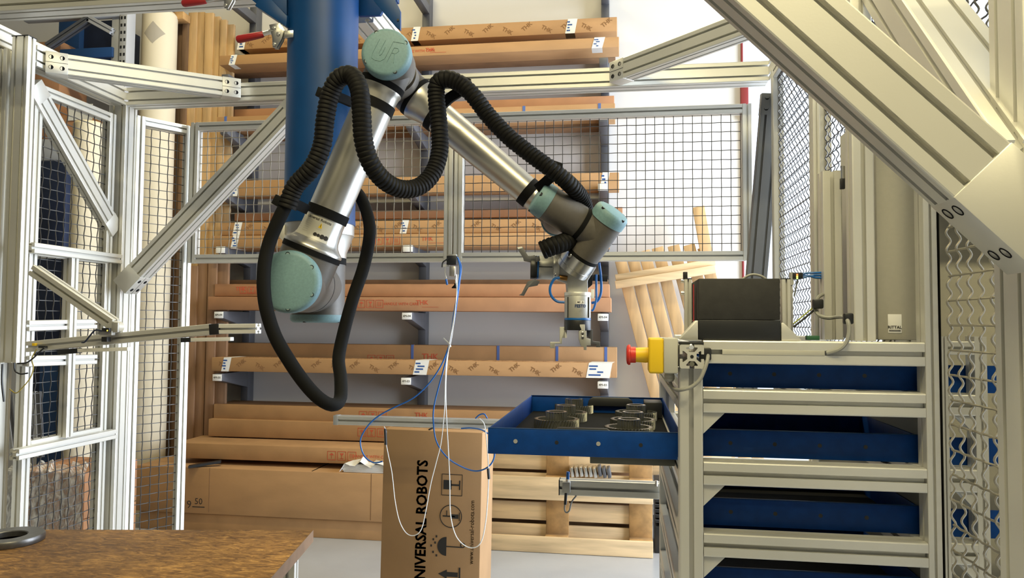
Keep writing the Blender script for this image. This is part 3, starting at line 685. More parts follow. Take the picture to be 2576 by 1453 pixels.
# ================================================================== PRINTED BOX
UB = thing('robot_carton', 'tall upright cardboard box with robot maker lettering up its front', 'box', onY(1090, 1453, 3.6))
r1 = V((math.cos(.012), 0, math.sin(-.012))); u1 = V((math.sin(.012), 0, math.cos(.012)))
YU = 3.6; a = onY(966, 1084, YU); b = onY(1214, 1086, YU); W_ = (b-a).length; H_ = (a.z+b.z)/2+.004; c0 = V(((a.x+b.x)/2, YU, H_))
cb = c0-u1*H_
MB().obox(c0-u1*(H_/2)+AY*.16, r1*(W_/2), AY*.16, u1*(H_/2)).build('box_body', CARDU, UB, bevel=.005)
MB().obox(c0+AY*.16+u1*.003, r1*(W_/2-.01), AY*.075, u1*.002).build('top_tape', TAPE, UB, smooth=0)
MB().obox(c0+AY*.16+u1*.004+r1*(-.02), r1*.0035, AY*.155, u1*.002).build('flap_gap', BLACKR, UB, smooth=0)
def ub(px, py): return onY(px, py, YU-.0012)
mb = MB(); zt = onY(1060, 1157, YU).z; c = V((onY(1061, 1300, YU).x, YU-.0012, 0)); tx = text_geo('UNIVERSAL ROBOTS', .026); wd = max(p[0] for p in tx[0])-min(p[0] for p in tx[0])
S = .080; c.z = zt-wd*S*.84/2; q = [c+u1*(p[0]*S*.84)-r1*(p[1]*S*.92) for p in tx[0]]; mb.add(q, tx[1])
mb.build('lettering', INK, UB, smooth=0)
mb = MB(); tx = text_geo('www.universal-robots.com', 0.); wd = max(p[0] for p in tx[0])-min(p[0] for p in tx[0]); L = onY(1188, 1258, YU).z-onY(1186, 1418, YU).z; S = L/wd
c = ub(1187, 1338); mb.add([c+u1*(p[0]*S)-r1*(p[1]*S*1.15) for p in tx[0]], tx[1]); mb.build('lettering', PRINT, UB, smooth=0)
mb = MB(); s = .050; c = ub(1137, 1219)     # rotated handling symbols: local right = u1, local up = -r1
R_, U_ = u1, -r1
def rect(mb, c, x, y, hx, hy): mb.obox(c+R_*x+U_*y, R_*hx, U_*hy, AY*.0003)
for sx, sy, hx, hy in ((0, s, s, .0015), (0, -s, s, .0015), (s, 0, .0015, s), (-s, 0, .0015, s)): rect(mb, c, sx, sy, hx, hy)
rect(mb, c, 0, .022, .022, .020); rect(mb, c, 0, -.015, .004, .02); rect(mb, c, 0, -.038, .022, .003)
mb.build('fragile_symbol', INK, UB, smooth=0); mb = MB(); c = ub(1134, 1298); mb.ring(c-AY*.0002, AY, .055, .051, .0005, 32); rect(mb, c, 0, -.02, .010, .018); rect(mb, c, .0, .01, .003, .03); rect(mb, c, 0, -.042, .02, .002); rect(mb, c, .015, .02, .012, .002)
mb.build('hook_symbol', INK, UB, smooth=0); mb = MB(); c = ub(1128, 1374); n = 14
mb.add([c+U_*.01+R_*(.045*math.cos(PI*i/n))+U_*(.045*math.sin(PI*i/n)) for i in range(n+1)], [tuple(range(n+1))])
rect(mb, c, 0, -.03, .0025, .04); mb.ring(c+R_*.010-U_*.07, AY, .0125, .0075, .0005, 16)
for i, (x, y) in enumerate(((-.03, .075), (0, .085), (.03, .075), (.045, .06), (-.045, .058), (.015, .066))): rect(mb, c, x, y, .005, .004)
mb.build('umbrella_symbol', INK, UB, smooth=0); mb = MB(); c = ub(1130, 1444)
rect(mb, c, .0, -.012, .011, .03); mb.add([c+U_*.055, c+U_*.012-R_*.022, c+U_*.012+R_*.022], [(0, 1, 2)]); rect(mb, c, -.035, -.05, .07, .004)
mb.build('arrow_symbol', INK, UB, smooth=0)

# ================================================================== WORK TABLE
TB_ = thing('work_table', 'brown worn board worktop in the lower left corner on an aluminium leg', 'table', (-1.25, 1.75, 0))
A_ = V((-.8735, 2.066, .85)); d1 = V((-.9857, -.1685, 0)); d2 = V((.1685, -.9857, 0)).normalized()
c = A_+d1*.8+d2*.5-AZ*.017
MB().obox(c, d1*.8, d2*.5, AZ*.0165).build('tabletop', TABLEM, TB_, bevel=.0012)
mb = MB(); mb.obox(A_+d2*.5-AZ*.017-d1*.0008, d1*.0008, d2*.5, AZ*.0162); mb.build('edge_band', TABLEE, TB_, smooth=0)
for k in (.115, .92):
    q = A_+d1*.034+d2*k; pbar('leg', V((q.x, q.y, 0)), V((q.x, q.y, .815)), d1, .04, .04, TB_)
    q = A_+d1*1.45+d2*k; pbar('leg', V((q.x, q.y, 0)), V((q.x, q.y, .815)), d1, .04, .04, TB_)
q = A_+d1*.045+AZ*(-.055)
pbar('apron', q+d2*.38, q+d2*.90, AZ, .04, .04, TB_)
p = onZ(22, 1360, .851); rr = (onZ(105, 1362, .865)-onZ(22, 1362, .865)).length
fl = MB(); fl.lathe([(0, rr*.985), (.005, rr), (.013, rr), (.017, rr*.975), (.017, rr*.53), (.015, rr*.50), (.002, rr*.50), (0, rr*.52)], V((p.x, p.y-.0, .8505)), AZ, 64)
o = fl.build('flange_ring', FLANGE); tag(o, 'dark turned steel flange ring lying on the brown worktop', 'ring')

# ================================================================== TRAY RACK
RK = thing('tray_rack', 'silver aluminium profile rack full of blue trays on the right', 'rack', (.3, 1.6, 0))
YR0, YR1 = 1.345, 1.385; XP0, XP1 = .0945, .1345; XQ0, XQ1 = .4945, .516
YRB = 2.10
pbar('post', V(((XP0+XP1)/2, (YR0+YR1)/2, 0)), V(((XP0+XP1)/2, (YR0+YR1)/2, 1.3625)), AX, .04, .04, RK)
pbar('post', V(((XQ0+XQ1)/2, (YR0+YR1)/2, 0)), V(((XQ0+XQ1)/2, (YR0+YR1)/2, 1.78)), AX, XQ1-XQ0, .04, RK)
for x in ((XP0+XP1)/2, .5045): pbar('post', V((x, YRB, 0)), V((x, YRB, 1.40)), AX, .04, .04, RK)
ztops = [1.4115, 1.3268, 1.2035, 1.0822, .961, .840]
for i, z in enumerate(ztops):
    x0 = XP1+.0005
    pbar('rail', V((x0 if i else XP1+.001, (YR0+YR1)/2, z-.02)), V((XQ0-.0005, (YR0+YR1)/2, z-.02)), AZ, .04, .04, RK)
    pbar('rail', V((x0, YRB, z-.02)), V((.484, YRB, z-.02)), AZ, .04, .04, RK)
    if i:
        mb = MB(); mb.prism([(XP1+.0006, z-.0405), (XP1+.037, z-.0405), (XP1+.0006, z-.077)], (0, YR0+.006, 0), (0, YR0+.034, 0), AX, AZ); mb.build('gusset', ALU, RK, bevel=.0008)
    for x in (XP0+.02, .5045):
        if i != 0: pbar('side_rail', V((x, YR1+.0005, z-.02)), V((x, YRB-.0205, z-.02)), AZ, .04, .04, RK)
# rail running to the back with its cut end showing the slot profile
pbar('cut_rail', V((XP0+.020, 1.328, 1.3835)), V((XP0+.020, YRB+.02, 1.3835)), AX, .0405, .0405, RK, full=True)
mb = MB(); mb.cyl((XP0+.020, 1.3279, 1.3835), (XP0+.020, 1.3274, 1.3835), .0030, 16); mb.build('core_bore', BLACKP, RK)
MB().cyl((XP0+.019, 1.330, 1.4015), (XP0+.019, 1.3262, 1.3995), .0042, 16).build('bolt', CHROME, RK)
MB().cyl((XP0+.020, 1.335, 1.3710), (XP0+.020, 1.328, 1.3710), .0042, 16).build('bolt', OLIVE, RK)
MB().box((XP0-.0008, 1.333, 1.4040), (XP1+.0005, 1.36, 1.4085)).build('cover_cap', BLACKP, RK, bevel=.001)
# slot cover strip in the top rail
a = onY(1817, 883, YR0-.0005); b = onY(2075, 889, YR0-.0005)
MB().box((a.x, YR0-.0008, 1.3872), (b.x, YR0+.004, 1.3958)).build('slot_cover', LGREY, RK, bevel=.0006)

def make_tray(label, x, y, z, group='blue trays in the rack', w=.352, d=.66, h=.047):
    t = thing('tray', label, 'tray', (x, y, z), group); e = .003
    mb = MB()
    r = .006
    for lo, hi in (((x, y, z), (x+w, y+e, z+h)), ((x, y+d-e, z), (x+w, y+d, z+h)), ((x, y+e, z), (x+e, y+d-e, z+h)), ((x+w-e, y+e, z), (x+w, y+d-e, z+h))):
        MB().box(lo, hi).build('wall', BLUET, t, bevel=.0012)
    MB().box((x+e, y+e, z), (x+w-e, y+d-e, z+.003)).build('base', BLUET, t, smooth=0)
    MB().box((x+.006, y+.006, z+.003), (x+w-.006, y+d-.006, z+.0055)).build('rubber_mat', BLACKR, t, smooth=0)
    MB().box((x, y, z+h), (x+w, y+.006, z+h+.0012)).build('rim', BLUE, t, bevel=.0005)
    MB().box((x, y+d-.006, z+h), (x+w, y+d, z+h+.0012)).build('rim', BLUE, t, bevel=.0005)
    for k in range(4):
        xx = x+.052+.076*k
        MB().cyl((xx, y+.001, z+h*.52), (xx, y-.0004, z+h*.52), .0036, 12).build('hole', BLACKP, t)
    return t
MB().box((.5025, 1.39, 0), (.508, 2.07, 1.365)).build('backing_shade_panel', OLIVE, RK, bevel=.001)  # unseen panel added to keep daylight from the right off the trays
TG_ = [make_tray('empty blue tray stored in the top bay of the rack, just under the top rail', .1355, 1.402, 1.3268, w=.3660, d=.31)]
for nm, z in (('blue tray in the second bay of the rack from the top', 1.2035), ('blue tray in the third bay of the rack from the top', 1.0822), ('lowest blue tray in view, in the fourth bay of the rack', .961)):
    TG_.append(clone(TG_[0], (.1355, 1.402, z), nm))
# pulled-out tray
TX, TY, TZ = -.2505, 1.392, 1.1965
T = make_tray('blue tray pulled out of the rack to the left, holding steel gears', TX, TY, TZ, None)
for k in (0, 2):
    q = V((TX+.052+.076*k, TY-.0003, TZ+.047*.52)); MB().cyl(q, q-AY*.0007, .0040, 12).build('rivet', ALUD, T)
def grip(y, n, x0, x1, zz):
    mb = MB(); P = [(x0, -.012), (x0+.004, .004), (x0+.014, .011), (x1-.014, .011), (x1-.004, .004), (x1, -.012)]
    mb.prism(P, (0, y, zz), (0, y+.012*n, zz), AX, AZ); return mb.build('grip', BLACKP, T, bevel=.002)
a = onY(1386, 1068, TY+.012).x; b = onY(1546, 1070, TY+.012).x; grip(TY+.006, 1, a, b, TZ+.040)
a = onY(1478, 1000, TY+.65).x; b = onY(1594, 1000, TY+.65).x; grip(TY+.654, -1, a, b, TZ+.036)
for px in (1562, 1632): q = onY(px, 1015, TY+.6565); MB().cyl(q, q-AY*.001, .0033, 12).build('lit_hole_disc', PAPER, T)  # white discs paint the light showing through two holes
MB().box((TX+.30, TY+.55, TZ+.006), (TX+.345, TY+.63, TZ+.046)).build('inner_block', BLACKP, T, bevel=.002)
# slide under the pulled-out tray
a = onY(1493, 1156, 1.62); mb = MB(); mb.box((a.x, 1.45, TZ-.022), (XP0-.001, 1.98, TZ-.002))
tag(mb.build('tray_slide', OLIVE, bevel=.0015), 'flat olive grey slide under the pulled-out blue tray', 'slide')

# ---- gears
def gear_ring(mb, c, ro, ri, h, n, tw, depth):
    vs = []; m = n*4; lay = 4
    for L in range(lay+1):
        z = h*L/lay; a0 = tw*L/lay
        for i in range(m):
            k = i % 4; r = ro if k in (1, 2) else ro-depth
            a = 2*PI*(i+(0.18 if k == 1 else -.18 if k == 2 else 0))/m+a0
            vs.append(c+V((r*math.cos(a), r*math.sin(a), z)))
    f = [(L*m+i, L*m+(i+1) % m, (L+1)*m+(i+1) % m, (L+1)*m+i) for L in range(lay) for i in range(m)]
    o = len(vs)
    for z in (h, 0):
        for i in range(m):
            a = 2*PI*i/m; vs.append(c+V((ri*math.cos(a), ri*math.sin(a), z)))
    f += [(lay*m+i, lay*m+(i+1) % m, o+(i+1) % m, o+i) for i in range(m)]
    f += [(o+i, o+(i+1) % m, o+m+(i+1) % m, o+m+i) for i in range(m)]
    f += [(o+m+i, o+m+(i+1) % m, (i+1) % m, i) for i in range(m)]
    mb.add(vs, f)
def make_gear(label, c, R=.0515, r=.0245):
    t = thing('gear', label, 'gear', c, 'steel gears on the pulled-out tray'); c = V(c)
    mb = MB(); gear_ring(mb, c, R, R*.82, .021, 42, .16, .0058); mb.build('toothed_rim', GUNM, t, smooth=.35)
    mb = MB(); mb.lathe([(.002, R*.81), (.008, R*.81), (.008, r*.6), (.002, r*.6)], c, AZ, 40); mb.build('web', FLANGE, t)
    mb = MB(); gear_ring(mb, c+AZ*.006, r, r*.74, .030, 20, 0, .0040); mb.build('small_gear', GUNM, t, smooth=.35)
    mb = MB(); mb.ring(c+AZ*.0362, AZ, r*.93, r*.74, .0012, 36); mb.build('bright_edge', CHROME, t)
    return t
GZ = TZ+.0056; g0 = None
for px, py, nm in ((1400, 1052, 'steel gear at the front left of the tray'), (1424, 1035, 'steel gear in the middle of the left row on the tray'), (1444, 1017, 'steel gear at the back of the left row on the tray'),
                   (1582, 1072, 'steel gear at the front right, half hidden by the tray edge'), (1592, 1053, 'steel gear in the middle of the right row on the tray'), (1600, 1034, 'steel gear at the back of the right row on the tray')):
    p = onZ(px, py, GZ+.021); p.z = GZ
    p.y = max(p.y, TY+.006+.053)
    if g0 is None: g0 = make_gear(nm, p)
    else: clone(g0, p, nm)

# ---- box with two small posts on the rack
YB0 = 1.352; zt0 = ztops[0]+.0005
BX = thing('black_box', 'matt black box standing on the top rail of the rack', 'box', (.2, 1.42, zt0))
a = onY(1757, 803, YB0); b = onY(1964, 803, YB0); tp = onY(1860, 700, YB0).z; md = onY(1860, 804, YB0).z
MB().box((a.x, YB0, zt0), (b.x, YB0+.17, md-.0004)).build('lower_panel', BLACKP, BX, bevel=.0012)
MB().box((a.x+.0005, YB0+.001, md), (b.x-.0005, YB0+.17, tp)).build('upper_panel', BOXBLK, BX, bevel=.0015)
pts = spline([onY(1865, 704, 1.44), onY(1880, 694, 1.44), onY(1895, 690, 1.44), onY(1915, 694, 1.44), onY(1930, 704, 1.44)], 6)
tag(MB().tube(pts, .0022, 8).build('cable_loop', TUBEG), 'small grey cable loop behind the top of the black box', 'cable')
for side, (p0, p1, gx0, gx1, gt) in enumerate(((1722, 1741, 1710, 1756, 806), (1967, 1990, 1966, 2016, 810))):
    Yp = 1.47; c0 = onY(p0, 760, Yp).x; c1 = onY(p1, 760, Yp).x; zt = onY(p0, 702, Yp).z
    t = thing('small_post', ('short slotted aluminium post left of the black box', 'short slotted aluminium post right of the black box')[side], 'post', ((c0+c1)/2, Yp, zt0+.003), 'posts beside the black box')
    w = c1-c0; pbar('profile', V(((c0+c1)/2, Yp+w/2, zt0)), V(((c0+c1)/2, Yp+w/2, zt)), AX, w, w, t)
    MB().box((c0, Yp, zt), (c1, Yp+w, zt+.002)).build('end_cap', BLACKP, t, bevel=.0005)
    g0_ = onY(gx0, 850, 1.352).x; g1_ = onY(gx1, 850, 1.352).x; gz = onY(1740, gt, 1.352).z
    mb = MB()
    P = [(g1_, zt0), (g1_, gz), (g1_-.004, gz), (g0_, zt0+.002), (g0_, zt0)] if side == 0 else [(g0_, zt0), (g1_, zt0), (g1_, zt0+.002), (g0_+.004, gz), (g0_, gz)]
    mb.prism(P, (0, 1.352, 0), (0, 1.352+.03, 0), AX, AZ); mb.build('gusset', ALU, t, bevel=.0008)
    if side == 0:
        for py in (706, 737):
            q = onY(1713, py, Yp+.008); MB().cyl(q+AX*.006, q, .004, 12).build('bolt', CHROME, t)
        q0 = onY(1719, 700, Yp); q1 = onY(1730, 683, Yp); MB().box((q0.x, Yp+.002, q0.z), (q1.x, Yp+.012, q1.z)).build('sensor', BLACKP, t, bevel=.001)
        q0 = onY(1751, 802, 1.36); q1 = onY(1754, 712, 1.36); MB().box((q0.x-.001, 1.40, zt0), (q0.x+.0005, 1.41, q1.z)).build('red_strip', RED, t, smooth=0)
# valve sensor with glowing lamps and blue tubes
YS = 1.50; a = onY(1995, 701, YS); b = onY(2020, 685, YS)
SV = thing('valve_sensor', 'small black sensor with glowing amber lamp and blue air tubes', 'sensor', ((a.x+b.x)/2, YS, a.z))
MB().box((a.x, YS, a.z), (b.x, YS+.03, b.z)).build('housing', BLACKP, SV, bevel=.001)
q = onY(2005, 690, YS-.0005)
for i, m in enumerate((LEDR, LEDY, LEDG)): MB().box((q.x-.0012, YS-.0008, q.z-.0016-.0035*i), (q.x+.0018, YS, q.z+.0012-.0035*i)).build('lamp', m, SV, smooth=0)
for i in range(3):
    P = [onY(2020, 688+5*i, YS+.015), onY(2036, 686+4*i+(3 if i == 1 else 0), YS+.015), onY(2052, 686+6*i, YS+.015), onY(2070, 685+7*i, YS+.02)]
    MB().tube(spline(P, 5), .0021, 8).build('air_tube', TUBEB, SV)
P = [onY(2006, 703, YS+.02), onY(2003, 720, YS+.02), onY(1998, 745, YS+.03)]
MB().tube(spline(P, 5), .0016, 6).build('cable', TUBEW, SV)
a = onY(1995, 704, YS+.01); MB().box((onY(1990, 700, YS).x, YS+.004, onY(1990, 716, YS).z), (onY(1998, 700, YS).x, YS+.02, onY(1990, 684, YS).z)).build('holder', ALUD, SV, smooth=0)
MB().box((onY(1992, 700, YS).x, YS+.006, zt0), (onY(1996, 700, YS).x, YS+.016, onY(1990, 714, YS).z)).build('holder', ALUD, SV, smooth=0)
# tall posts on the rack top
def tall(px0, px1, Y, pt, label, w2=.04):
    a = onY(px0, 700, Y).x; b = onY(px1, 700, Y).x; w = b-a; t = thing('tall_post', label, 'post', ((a+b)/2, Y+w2/2, zt0), 'tall posts behind the rack top')
    pbar('profile', V(((a+b)/2, Y+w2/2, zt0)), V(((a+b)/2, Y+w2/2, onY(px0, pt, Y).z)), AX, w, w2, t); return t
TP1 = tall(2072, 2121, 1.50, 429, 'tall slotted aluminium post with the grey cable clipped to its foot')
TP2 = tall(2147, 2203, 1.368, -60, 'taller slotted aluminium post just left of the grey enclosure')
tall(2049, 2067, 1.60, 150, 'narrow pale aluminium post left of the two tall posts', .02)
a = onY(2120, 465, 1.47); b = onY(2120, 418, 1.47); rod = MB(); rod.cyl((a.x, 1.47, a.z), (b.x, 1.47, b.z), .004, 12); rod.build('latch_rod', CHROME, TP1)
q = onY(2119, 462, 1.47); MB().obox(q, AX*.004, AY*.004, AZ*.010).build('latch', BLACKP, TP1, bevel=.001)
# steel enclosure with label
YE = 1.412; a = onY(2209, 857, YE); b = onY(2330, 857, YE)
EN = thing('enclosure', 'beige grey steel switch cabinet with a small white label', 'cabinet', ((a.x+b.x)/2, YE, zt0))
MB().box((a.x, YE, zt0+.002), (b.x, YE+.22, 1.83)).build('housing', ENCL, EN, bevel=.002)
MB().box((onY(2204, 857, YE+.01).x, YE+.012, zt0+.002), (a.x+.002, YE+.03, zt0+.045)).build('hinge', PAPER, EN, bevel=.001)
l = onY(2234, 837, YE-.0006); r = onY(2268, 790, YE-.0006); MB().box((l.x, YE-.0008, l.z), (r.x, YE, r.z)).build('label', PAPER, EN, bevel=.0003)
mb = MB(); c = onY(2251, 823, YE-.001); mb.text('RITTAL', c, AX, AZ, .0072, .012)
mb.build('lettering', INK, EN, smooth=0)
MB().obox(c-AZ*.0050, AX*.0095, AY*.0002, AZ*.0005).build('underline', INK, EN, smooth=0); MB().obox(c-AZ*.0066, AX*.0095, AY*.0002, AZ*.0004).build('underline', INK, EN, smooth=0)
# grey cables on the rack
def wire(name, label, P, r, m, n=8, k=8, cat='cable', group=None): return tag(MB().tube(spline(P, k), r, n).build(name, m), label, cat, group)
C1 = [onY(2070, 740, 1.50), onY(2058, 748, 1.49), onY(2050, 768, 1.48), onY(2055, 786, 1.475), onY(2066, 795, 1.46), onY(2085, 799, 1.44), onY(2106, 797, 1.42), onY(2122, 797, 1.37), onY(2132, 806, 1.345), onY(2136, 830, 1.340), onY(2130, 858, 1.338), onY(2112, 878, 1.338), onY(2080, 888, 1.345)]
wire('cable', 'grey cable looping from the tall post into the slot of the top rail', C1, .0036, TUBEG)
for px0, py0, px1, py1, Y, lb in ((2044, 752, 2070, 776, 1.475, 'black cable clip on the left tall post'), (2122, 787, 2145, 815, 1.352, 'black cable clip at the foot of the right tall post')):
    p = onY(px0, py1, Y); q = onY(px1, py0, Y); c = (p+q)/2; tag(MB().obox(c, AX*(q.x-p.x)/2, AY*.008, AZ*(q.z-p.z)/2).build('cable_clip', BLACKP, bevel=.003), lb, 'clip')
wire('cable', 'thin black cable running down from the clip to the small post', [onY(2056, 772, 1.485), onY(2030, 795, 1.485), onY(1996, 822, 1.485)], .002, BLACKP)
wire('cable', 'yellow green cable running down from the clip to the small post', [onY(2056, 764, 1.49), onY(2030, 786, 1.49), onY(1996, 814, 1.49)], .0014, mat('yellow_green_jacket', (.35, .38, .05), .5))
tag(MB().box((onY(2030, 845, 1.44).x, 1.44, zt0), (onY(2062, 845, 1.44).x, 1.455, zt0+.008)).build('terminal', mat('green_terminal_plastic', (.03, .12, .06), .5), bevel=.001), 'small green terminal block lying behind the black box', 'terminal')
# ---- emergency stop
YX = 1.332
ES = thing('emergency_stop', 'emergency stop box, yellow and grey, with a red mushroom button pointing left', 'switch', onY(1670, 940, YX))
def exz(px, py, Y=YX): return onY(px, py, Y)
ym = YX+.036
def slab(px0, px1, pt, pb, y0, y1): p = exz(px0, pb); q = exz(px1, pt); return MB().box((p.x, y0, p.z), (q.x, y1, q.z))
slab(1632, 1669.5, 850, 939, YX, YX+.072).build('front_cover', YEL, ES, bevel=.004, seg=3)
slab(1669.5, 1706, 850, 939, YX, YX+.072).build('rear_case', LGREY, ES, bevel=.003)
cz = exz(1600, 894).z; def_ = None
x0 = exz(1632, 894).x; x1 = exz(1600, 894).x; x2 = exz(1578, 894).x
MB().lathe([(0, .0132), (.004, .0138), (x0-x1, .0128)], (x0, ym, cz), -AX, 32).build('collar', YEL, ES)
MB().lathe([(0, .0142), (.009, .0142), (.0095, .0178), (.0125, .0184), (.0155, .0160), (.0168, .010), (.0170, 0)], (x1, ym, cz), -AX, 40).build('button', REDB, ES)
p = exz(1687, 940); q = exz(1687, 962)
MB().lathe([(0, .0085), (.004, .0085), (.0042, .0092), (.011, .0092), (.0125, .0080), (.0155, .0070)], (p.x, ym, p.z), -AZ, 12).build('gland', LGREY, ES)
yk = YX+.02
CP = [V((p.x, ym, q.z+.002)), exz(1690, 972, yk+.01), exz(1700, 979, yk-.005), exz(1714, 980, YX-.006), exz(1740, 972, YX-.008), exz(1760, 955, YX-.008), exz(1772, 930, YX-.006), exz(1779, 908, YX-.002), exz(1781, 893, YX+.008)]
MB().tube(spline(CP, 8), .0033, 10).build('cable', TUBEG, ES)
c = exz(1774, 890, YX+.012); MB().obox(c, AX*.010, AY*.006, AZ*.011).build('plug', BLACKP, ES, bevel=.003)

# second bay seen through the near mesh
RB = thing('tray_rack', 'second rack bay with blue trays seen through the near wire mesh', 'rack', (.64, 1.55, 0))
Yq = 1.52
for px in ((2371, 2391), (2458, 2490)):
    a = onY(px[0], 1200, Yq).x; b = onY(px[1], 1200, Yq).x; pbar('post', V(((a+b)/2, Yq+.02, 0)), V(((a+b)/2, Yq+.02, 1.42)), AX, b-a, .04, RB)
xa = onY(2391, 1200, Yq).x; xb = onY(2458, 1200, Yq).x
for py0, py1 in ((858, 892), (992, 1046), (1180, 1238), (1366, 1421)):
    z1 = onY(2420, py0, Yq).z; z0 = onY(2420, py1, Yq).z
    pbar('rail', V((xa, Yq+.02, (z0+z1)/2)), V((xb, Yq+.02, (z0+z1)/2)), AZ, z1-z0, .04, RB)
    if py0 > 900:
        mb = MB(); mb.prism([(xb-.0005, z0-.0005), (xb-.03, z0-.0005), (xb-.0005, z0-.034)], (0, Yq+.005, 0), (0, Yq+.03, 0), AX, AZ); mb.build('gusset', ALU, RB, bevel=.0008)
        MB().box((xa-.005, Yq+.045, z1), (xb+.3, Yq+.05, z1+.052)).build('tray_front', BLUET, RB, smooth=0)
MB().box((xa-.015, Yq+.30, .0), (xb+.30, Yq+.32, 1.80)).build('backing_shade_panel', ENCL, RB, bevel=.002)
MB().box((xb+.305, Yq-.05, 0), (xb+.32, Yq+.32, 1.80)).build('backing_shade_panel', ENCL, RB, bevel=.002)  # panel added to block daylight from the right on this bay
MB().box((xa-.015, Yq+.05, 1.80), (xb+.32, Yq+.32, 1.81)).build('top_panel', ENCL, RB, bevel=.002)

# ---- small sensor rail below the tray
YA = 2.13
AR = thing('sensor_rail', 'short aluminium rail with a blue tipped sensor below the pulled-out tray', 'rail', onY(1560, 1230, YA))
a = onY(1408, 1226, YA); b = onY(1712, 1240, YA)
pbar('profile', V((a.x, YA+.02, a.z)), V((XP0+.015, YA+.02, a.z)), AZ, .042, .04, AR)
MB().box((a.x-.003, YA, a.z-.021), (a.x, YA+.04, a.z+.021)).build('end_cap', BLACKP, AR, bevel=.0005)
c = onY(1425, 1224, YA-.012); MB().obox(c, AX*.011, AY*.010, AZ*.015).build('clamp', ALUD, AR, bevel=.002)
MB().cyl(onY(1427, 1213, YA-.012), onY(1428, 1204, YA-.012), .005, 10).build('nut', CHROME, AR)
MB().cyl(onY(1428, 1206, YA-.012), onY(1429, 1186, YA-.012), .0045, 12).build('sensor_tip', TUBEB, AR)
MB().cyl(onY(1424, 1238, YA-.012), onY(1422, 1268, YA-.012), .0042, 12).build('sensor_body', BLACKP, AR)
MB().tube(spline([onY(1421, 1268, YA-.012), onY(1420, 1280, YA-.012), onY(1424, 1288, YA-.012), onY(1432, 1284, YA-.01), onY(1438, 1262, YA-.004), onY(1450, 1246, YA)], 6), .0022, 8).build('cable', TUBEG, AR)
MB().cyl(onY(1651, 1222, YA-.002), onY(1651, 1208, YA-.002), .004, 10).build('bolt', CHROME, AR)
# grey wedge behind that rail
WG = thing('wedge_guard', 'dark grey angled sheet guard between the pallet and the rack', 'guard', onY(1690, 1290, 2.4))
mb = MB(); P = [onY(1676, 1216, 2.4), onY(1720, 1176, 2.4), onY(1720, 1296, 2.4), onY(1704, 1290, 2.4), onY(1688, 1262, 2.4)]
mb.add(P+[p+AY*.02 for p in P], [(0, 1, 2, 3, 4), (9, 8, 7, 6, 5)]+[(i, i+5, (i+1) % 5+5, (i+1) % 5) for i in range(5)]); mb.build('sheet', SLATE, WG, smooth=0)
wire('cable', 'yellowish cable hanging beside the rack post over the dark guard', [onY(1674, 1216, 2.1), onY(1680, 1240, 2.1), onY(1686, 1275, 2.1), onY(1700, 1312, 2.1), onY(1715, 1330, 2.1)], .002, mat('olive_cable_jacket', (.22, .20, .06), .5))

# ================================================================== LEFT TILTED ARM
LA = thing('stop_arm', 'tilted silver aluminium arm with white tipped slats and a diagonal strut', 'arm', onY(60, 905, 2.46))
Yl = 2.44
a = onY(64, 872, Yl); b = onY(526, 828, Yl); d = (b-a).normalized(); n = V((-d.z, 0, d.x))
pbar('profile', a+AY*.02, b+AY*.02, n, .038, .04, LA)
p = b; q = onY(550, 827, Yl); MB().obox((p+q)/2+AY*.02, d*((q-p).length/2), AY*.021, n*.0185).build('black_joint', BLACKP, LA, bevel=.001)
r = onY(643, 826, Yl)
pbar('white_tip', q+AY*.02, r+AY*.02, n, .034, .04, LA, TUBEW)
def slat(p0, p1, w, m, nm, Y=Yl+.01):
    A = onY(*p0, Y); B = onY(*p1, Y); dd = (B-A).normalized(); nn = V((-dd.z, 0, dd.x)); return MB().obox((A+B)/2, dd*((B-A).length/2), AY*.012, nn*w/2).build(nm, m, LA, bevel=.001)
slat((484, 854), (584, 852), .013, TUBEW, 'white_slat'); slat((459, 855), (484, 854), .016, BLACKP, 'black_joint')
slat((200, 881), (326, 877), .013, TUBEW, 'white_slat'); slat((150, 885), (201, 881), .018, BLACKP, 'black_joint')
s0 = onY(76, 678, Yl-.03); s1 = onY(277, 815, Yl-.03); ds = (s1-s0).normalized(); ns = V((-ds.z, 0, ds.x))
pbar('strut', s0+AY*.02, s1+AY*.02, ns, .040, .04, LA)
c = onY(281, 822, Yl-.03); MB().lathe([(0, .020), (.04, .020)], c, AY, 24).build('hinge', ALU, LA, smooth=.6)
MB().obox(onY(290, 823, Yl-.032), AX*.013, AY*.004, AZ*.018).build('hinge_plate', ALUD, LA, bevel=.003)
MB().obox(onY(270, 837, Yl-.03), AX*.024, AY*.010, AZ*.008).build('bracket', ALUD, LA, bevel=.002)
SE = MB().obox(onY(268, 829, Yl-.05), AX*.014, AY*.006, AZ*.0065).build('sensor', BLACKP, LA, bevel=.001)
MB().obox(onY(270, 831, Yl-.0565), AX*.0015, AY*.0004, AZ*.002).build('lamp', LEDY, SE, smooth=0)
MB().obox(onY(267, 853, Yl-.02), AX*.011, AY*.010, AZ*.0085).build('clamp', BLACKP, LA, bevel=.001)
MB().tube(spline([onY(256, 832, Yl-.05), onY(240, 830, Yl-.045), onY(228, 842, Yl-.04), onY(214, 859, Yl-.03), onY(206, 861, Yl-.02)], 6), .0028, 8).build('cable', NAVY, LA)
MB().obox(onY(108, 872, Yl-.01), AX*.014, AY*.006, AZ*.004).build('sensor', BLACKP, LA, bevel=.001)
MB().obox(onY(87, 866, Yl-.01), AX*.006, AY*.006, AZ*.005).build('yellow_clip', YEL, LA, bevel=.001)
wire('cable', 'black cable drooping under the end of the hanging post', [onY(112, 874, Yl-.02), onY(98, 886, Yl-.02), onY(84, 900, Yl-.02), onY(66, 912, Yl-.02), onY(44, 914, Yl-.02)], .0028, BLACKP)
